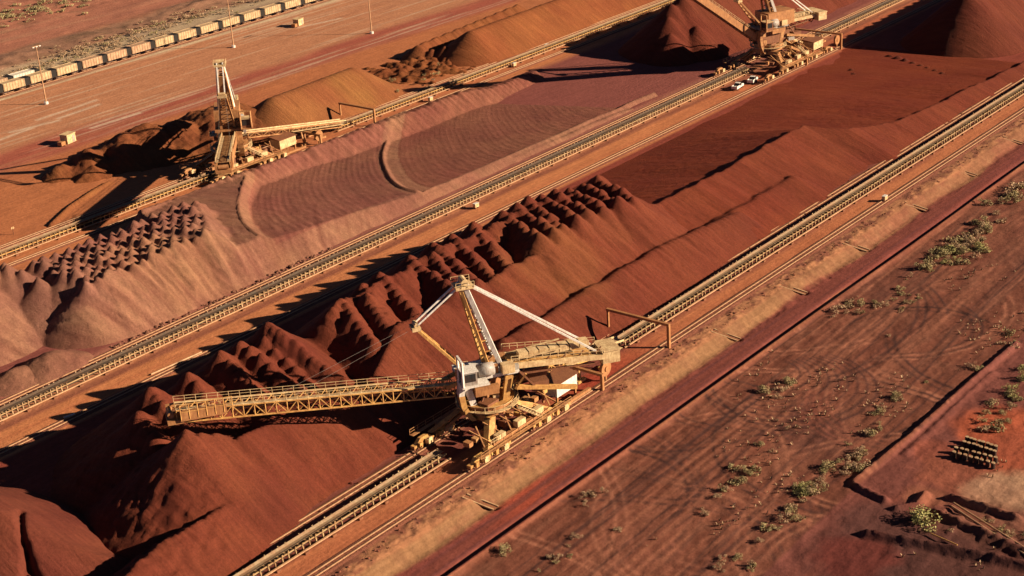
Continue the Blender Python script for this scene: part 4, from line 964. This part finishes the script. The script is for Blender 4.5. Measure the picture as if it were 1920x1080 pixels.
# ------------------------------------------------------------------ lamp masts, cabins, cars
def lamp_mast(px, py, label, h=18.5):
    c = at(px, py); e = empty('light_mast', c); tag(e, label, 'light mast', 'tall light masts on the graded flat')
    m_ = MB(); m_.cyl((0, 0, 0), (0, 0, h), .24, 8, .12); m_.build('pole', M['stringer'], e)
    b_ = MB(); b_.cyl((0, 0, 0), (0, 0, .8), .7, 10); b_.build('base', M['white'], e)
    a = MB(); a.beam((-1.4, 0, h), (1.4, 0, h), .15); a.build('crossarm', M['stringer'], e)
    for x in (-1.2, 0, 1.2): l = MB(); l.box(x-.3, x+.3, -.35, .15, h-.25, h-.02); l.build('floodlight', M['white'], e)
    return e
lamp_mast(87, 195, 'tall thin light mast standing before the train at the far left')
lamp_mast(438, 89, 'tall thin light mast above the top of the left stacker')
lamp_mast(697, 63, 'tall thin light mast on the flat at the top edge, right of the train end')
def cabin(px, py, label, s=1.0):
    c = at(px, py); e = empty('site_cabin', c, R(12)); tag(e, label, 'cabin', 'small site cabins on the graded flat')
    b_ = MB(); b_.box(-1.6*s, 1.6*s, -1.2*s, 1.2*s, .25, 2.5*s); b_.build('body', M['cream'], e)
    r = MB(); r.box(-1.75*s, 1.75*s, -1.35*s, 1.35*s, 2.5*s, 2.65*s); r.build('roof', M['cream'], e)
    d = MB(); d.box(.4*s, 1.1*s, -1.25*s, -1.2*s, .3, 2.1*s); d.build('door', M['grey'], e)
    k = MB(); k.box(-2.6*s, 2.4*s, -1.0, -.8, 0, .25); k.box(-2.6*s, 2.4*s, .8, 1.0, 0, .25); k.build('skid', M['rust'], e)
    g_ = MB(); g_.box(-3.4*s, -1.9*s, -.8, .8, .2, 1.3); g_.build('generator', M['orange'], e)
cabin(129, 268, 'cream site cabin casting a short shadow near the left stacker', 1.1)
cabin(560, 48, 'small pale site cabin on the flat below the train', 1.0)
def car(px, py, label, rz):
    c = at(px, py); e = empty('utility_vehicle', c, rz); tag(e, label, 'car', 'white utility vehicles parked by the far stacker')
    b_ = MB(); b_.box(-2.5, 2.5, -.93, .93, .45, 1.0); b_.hexa([(.9, -.9, 1.0), (2.45, -.9, .98), (2.45, .9, .98), (.9, .9, 1.0), (1.0, -.85, 1.2), (2.35, -.82, 1.08), (2.35, .82, 1.08), (1.0, .85, 1.2)])
    b_.box(-2.45, -.6, -.93, -.83, 1.0, 1.3); b_.box(-2.45, -.6, .83, .93, 1.0, 1.3); b_.box(-2.5, -2.4, -.93, .93, 1.0, 1.3); b_.build('body', M['white'], e)
    k = MB(); k.hexa([(-.6, -.85, 1.0), (1.3, -.85, 1.0), (1.3, .85, 1.0), (-.6, .85, 1.0), (-.4, -.7, 1.72), (.7, -.7, 1.72), (.7, .7, 1.72), (-.4, .7, 1.72)]); k.build('cab_glass', M['glass'], e)
    r = MB(); r.box(-.45, .75, -.72, .72, 1.72, 1.79); r.build('roof', M['white'], e)
    for x in (-1.6, 1.6):
        for y in (-.9, .7): w = MB(); w.cyl((x, y, .4), (x, y+.22, .4), .4, 12); w.build('wheel', M['dark'], e)
    for y in (-.6, .6): h_ = MB(); h_.box(2.5, 2.53, y-.18, y+.18, .7, .86); h_.build('headlight', M['grey'], e)
car(1383, 166, 'white utility vehicle parked on the road below the far stacker, the nearer of two', R(8))
car(1411, 154, 'white utility vehicle parked beside the far stacker bogies, the farther of two', R(14))

# ------------------------------------------------------------------ drums, pipes, posts in the foreground yard
base = at(1790, 856, LOW); ex = at(1862, 876, LOW)-base; 
dproto = None
rows_ = [((1788, 857), (1862, 878), 'front'), ((1792, 849), (1866, 868), 'second'), ((1808, 838), (1864, 855), 'third'), ((1812, 829), (1866, 846), 'back')]
for (pa, pb, nm) in rows_:
    a = at(*pa, LOW); b2 = at(*pb, LOW)
    for i in range(8):
        c = a+(b2-a)*(i/7)
        if dproto is None:
            e = empty('pipe_roller', c); d_ = MB(); d_.cyl((0, 0, .05), (0, 0, 1.0), .36, 12); d_.build('drum', M['dark'], e)
            t_ = MB(); t_.cyl((0, 0, 1.0), (0, 0, 1.12), .33, 12); t_.build('lid', M['concrete'], e); dproto = e
        else: e = copy_tree(dproto); e.location = c
        e.name = 'drum'; e.location = (c[0]+random.uniform(-.12, .12), c[1]+random.uniform(-.12, .12), c[2]); e.rotation_euler = (0, 0, random.random()*3)
        tag(e, 'black pale-lidded drum, %s from the left in the %s row of drums' % (('first' if i == 0 else ordn[i]), nm), 'drum', 'black drums in the %s row' % nm)
for i, (pa, pb, r, lab) in enumerate((((1788, 943), (1935, 1036), .16, 'long rusty pipe running down to the right edge past the green bush, upper of two'), ((1784, 949), (1930, 1045), .16, 'long rusty pipe running down to the right edge past the green bush, lower of two'), ((1745, 1000), (1795, 1022), .12, 'short pipe lying below the round green bush'))):
    p = MB(); a = at(*pa, LOW+.5); b2 = at(*pb, LOW+.5); p.cyl(a, b2, r, 8); tag(p.build('pipe', M['stringer' if i < 2 else 'yellow']), lab, 'pipe')
for (px, py, lab) in ((485, 1000, 'small marker post at the foot of the front ore pile'), (26, 440, 'short dark post on the orange ground at the far left')):
    c = at(px, py); e = empty('marker_post', c); tag(e, lab, 'post')
    p = MB(); p.cyl((0, 0, 0), (0, 0, 1.9), .10, 8); p.build('post', M['rust'], e); p = MB(); p.box(-.4, .4, -.05, .05, 1.5, 2.0); p.build('plate', M['cream'], e)
# small equipment on the conveyors
for (px, py, lab) in ((1013, 83, 'small drive station box on the far conveyor, by the top centre'), (952, 118, 'small pale drive box on the far conveyor, left of the other'), (877, 380, 'small dusty cabinet beside the middle conveyor'), (1640, 366, 'small pale cabinet beside the front conveyor at the right'), (795, 182, 'small pale box on the far conveyor above the scooped benches')):
    c = at(px, py, 1.0); e = empty('conveyor_cabinet', (c[0], c[1]-2.6, 0)); tag(e, lab, 'cabinet', 'small cabinets along the conveyors')
    p = MB(); p.box(-.7, .7, -.4, .4, .4, 1.3); p.build('box', M['cream'], e); p = MB(); p.box(-.75, .75, -.45, .45, 1.3, 1.38); p.build('lid', M['white'], e); p = MB()
    for x in (-.5, .5): p.box(x-.1, x+.1, -.35, .35, 0, .4)
    p.build('stand', M['rust'], e)

# ------------------------------------------------------------------ vegetation
def leaf_mat(name, c1, c2):
    mt, nt, b = nodes(name); f, r = noise_fac(nt, 1.2, (1, 1, 1), 4, 0.35, 0.65)
    nt.links.new(mixc(nt, f, c1, c2), b.inputs['Base Color']); b.inputs['Roughness'].default_value = .8
    return mt
M['olive'] = leaf_mat('olive_leaves', (0.26, 0.21, 0.10), (0.44, 0.35, 0.18))
M['green'] = leaf_mat('fresh_green_leaves', (0.26, 0.25, 0.09), (0.44, 0.39, 0.17))
M['dry'] = leaf_mat('dry_grey_leaves', (0.34, 0.22, 0.13), (0.50, 0.34, 0.21))
M['twig'] = paint('twig_bark', (0.16, 0.09, 0.05), amt=.4)
def bush_mesh(name, seed, nl, w, h, leaf):
    rg_ = random.Random(seed); mb = MB()
    cl = [(rg_.gauss(0, w*.33), rg_.gauss(0, w*.33), rg_.uniform(.25, .8)*h, rg_.uniform(.25, .42)*w) for _ in range(7)]
    for _ in range(nl):
        c = rg_.choice(cl); 
        v = Vector((rg_.gauss(0, 1), rg_.gauss(0, 1), rg_.gauss(0, 1))).normalized()*c[3]*rg_.uniform(.6, 1.05)
        p = Vector((c[0], c[1], c[2]))+Vector((v.x, v.y, v.z*.8)); p.z = max(p.z, .04)
        n = (v.normalized()+Vector((rg_.gauss(0, .5), rg_.gauss(0, .5), rg_.gauss(0, .5)))).normalized(); t = n.orthogonal().normalized(); b_ = n.cross(t); s = leaf*rg_.uniform(.6, 1.3)
        k = len(mb.v); mb.v += [tuple(p+t*s), tuple(p+b_*s*.6), tuple(p-t*s), tuple(p-b_*s*.6)]; mb.f.append((k, k+1, k+2, k+3))
    return mb
def stem_mesh(seed, w, h):
    rg_ = random.Random(seed); mb = MB()
    for _ in range(6): a = rg_.uniform(0, 6.28); mb.cyl((0, 0, -.1), (math.cos(a)*w*.4, math.sin(a)*w*.4, h*.7), .04, 5, .015)
    return mb
variants = {}
def bush(px, py, size, kind, label, grp, z=LOW, var=None):
    key = (kind, random.randrange(6) if var is None else var); c = at(px, py, z)
    if key not in variants:
        e = empty('shrub', c); bush_mesh('foliage', key[1]+len(kind)*7+3, (340, 200, 300, 700, 140, 260)[key[1]], (1.0, 1.1, .8, 1.2, .9, 1.0)[key[1]], (.95, .6, 1.25, .8, .7, .5)[key[1]], (.08, .09, .06, .07, .07, .09)[key[1]]).build('foliage', M[kind], e); stem_mesh(key[1], 1.0, .8).build('stems', M['twig'], e); variants[key] = e
    else: e = copy_tree(variants[key], cache=BC(variants[key]))
    e.location = c; e.rotation_euler = (0, 0, random.random()*6.28); s = size*.82*random.uniform(.7, 1.25); e.scale = (s, s*random.uniform(.85, 1.15), s*random.uniform(.7, 1.0))
    tag(e, label, 'shrub', grp)
    return e
_bc = {}
def BC(e):
    if e.name not in _bc: _bc[e.name] = {e.name: [q for q in bpy.data.objects if q.parent == e]}
    return _bc[e.name]
ORD = ordn
G1 = 'shrubs on the scrub flat below the maroon road'
def cluster(n, px, py, sx, sy, slope, size, kinds, label, grp=G1, z=LOW):
    pos = []
    for _ in range(n):
        dx = random.gauss(0, sx); u = px+dx; v = py-slope*dx+random.gauss(0, sy)
        if u > 1960 or v > 1120 : continue
        pos.append((u, v))
    pos.sort()
    for i, (u, v) in enumerate(pos):
        lb = label if len(pos) > 16 else ('%s, %s' % (label, ('leftmost' if i == 0 else ORD[i]+' from the left')))
        bush(u, v, random.uniform(*size), random.choice(kinds), lb, grp, z)
for qx, qy, nm in ((1748, 492, 'left'), (1788, 478, 'middle'), (1828, 458, 'right')): cluster(16, qx, qy, 16, 15, .35, (1.4, 2.8), ['olive', 'olive', 'green', 'dry'], 'olive shrub in the %s third of the dense patch' % nm)
cluster(16, 1835, 435, 28, 12, .5, (1.4, 2.4), ['olive', 'dry'], 'pale olive shrub in the upper strip of the dense patch')
cluster(16, 1895, 370, 22, 9, .5, (1.6, 2.8), ['olive', 'dry'], 'olive shrub in the small patch at the upper right edge')
cluster(14, 1610, 580, 24, 8, .3, (1.2, 2.0), ['olive', 'dry'], 'grey green shrub in the loose group by the ditch')
cluster(12, 1700, 570, 16, 22, .8, (.8, 1.4), ['dry', 'olive'], 'small dry shrub in the thin line across the scrub flat')
cluster(10, 1880, 650, 30, 14, .7, (1.0, 2.0), ['dry', 'olive'], 'dry shrub close to the haul road at the right edge')
cluster(16, 1400, 880, 50, 12, .9, (1.0, 1.8), ['dry', 'olive'], 'dusty shrub in the line left of the green patch')
cluster(14, 1595, 870, 20, 12, .85, (1.1, 2.1), ['olive', 'green', 'dry'], 'green yellow shrub beside the haul road corner')
cluster(13, 1525, 915, 20, 12, .85, (1.1, 2.1), ['olive', 'green', 'dry'], 'yellow green shrub lower left of the haul road corner')
cluster(12, 1480, 960, 22, 14, .6, (1.0, 1.8), ['olive', 'dry'], 'dull shrub on the bare ground below the green patch')
cluster(12, 1640, 800, 40, 16, .8, (.9, 1.7), ['olive', 'dry'], 'dark low shrub between wheel tracks and haul road')
cluster(7, 1110, 930, 16, 6, .4, (1.0, 1.6), ['dry'], 'pale dry shrub on the verge of the maroon road')
cluster(8, 1460, 735, 20, 8, .3, (1.0, 1.6), ['olive', 'dry'], 'lone dull shrub by the fan of wheel tracks')
cluster(12, 1860, 790, 18, 16, .8, (1.2, 2.2), ['olive', 'dry'], 'olive shrub in the patch above the block of drums')
cluster(12, 1905, 735, 12, 12, .8, (1.2, 2.4), ['olive', 'green'], 'green shrub at the right edge above the block of drums')
cluster(14, 1880, 1000, 36, 20, -.3, (.8, 1.5), ['dry', 'olive'], 'withered shrub among the banks and pipes')
cluster(8, 1060, 1030, 50, 16, .6, (.8, 1.4), ['dry', 'olive'], 'small withered shrub near the bottom centre')
cluster(7, 1400, 1040, 30, 20, .3, (.8, 1.4), ['dry', 'olive'], 'small shrub inside the curved wheel tracks')
e = bush(1736, 980, 4.0, 'green', 'round bright green bush standing between the earth banks', G1, LOW, 3)
e.name = 'bush'
bush(948, 1035, 2.4, 'olive', 'single dark shrub at the edge of the ditch near the bottom centre', G1)
# far scrub beyond the train, one mass of low growth
def scrub_mass(name, n, px, py, sx, sy, slope, size, mat, label, z):
    mb = MB()
    src = [bush_mesh('m', q+50, 70, 1.0, .8, .16) for q in range(4)]
    for _ in range(n):
        dx = random.gauss(0, sx); c = at(px+dx, py-slope*dx+random.gauss(0, sy), z); k = random.uniform(*size); f = random.choice(src); b0_ = len(mb.v); kz = k*random.uniform(.5, .9)
        mb.v += [(c[0]+p[0]*k, c[1]+p[1]*k, c[2]-.3+p[2]*kz) for p in f.v]; mb.f += [tuple(i+b0_ for i in q) for q in f.f]
    o = mb.build(name, M[mat]); tag(o, label, 'scrub', kind='stuff'); return o
scrub_mass('scrub_strip', 200, 190, 84, 190, 8, .30, (1.0, 2.2), 'dry', 'brownish scrub growing along the low bank beyond the train', .8)
scrub_mass('scrub_strip', 50, 190, 86, 190, 7, .30, (.8, 1.8), 'olive', 'olive low growth mixed into the bank beyond the train', .8)
scrub_mass('scrub_patch', 70, 70, 20, 70, 10, .2, (1.4, 3.0), 'olive', 'olive scrub in the far corner at the upper left', .4)
cluster(14, 790, 150, 45, 14, .2, (1.0, 1.9), ['olive', 'dry'], 'dark shrub on the old spoil heaps', 'shrubs on the old spoil heaps', 1.2)
# tufts of grass too many to count
mb = MB(); rg_ = random.Random(5)
def tuft(x, y, z, s, n=7):
    for _ in range(n):
        a = rg_.uniform(0, 6.28); l = s*rg_.uniform(.6, 1.2); w = s*.22; dx, dy = math.cos(a), math.sin(a); k = len(mb.v)
        mb.v += [(x-dy*w, y+dx*w, z), (x+dy*w, y-dx*w, z), (x+dx*l*.6+dy*w*.3, y+dy*l*.6-dx*w*.3, z+l), (x+dx*l*.6-dy*w*.3, y+dy*l*.6+dx*w*.3, z+l)]; mb.f.append((k, k+1, k+2, k+3))
for _ in range(5200):
    x = rg_.uniform(125, 330); y = rg_.uniform(60, 138)
    d = fbm(np.array(x*.05), np.array(y*.08), 8)+.5*fbm(np.array(x*.02), np.array(y*.4), 9)
    if d < .26 or (y < 101 and y > 88 and x > 205): continue
    tuft(x, y, LOW, rg_.uniform(.2, .55))
o = mb.build('grass_tufts', M['dry']); tag(o, 'dry grass tufts scattered over the scrub flat', 'grass', kind='stuff')
print('objects', len(bpy.data.objects))
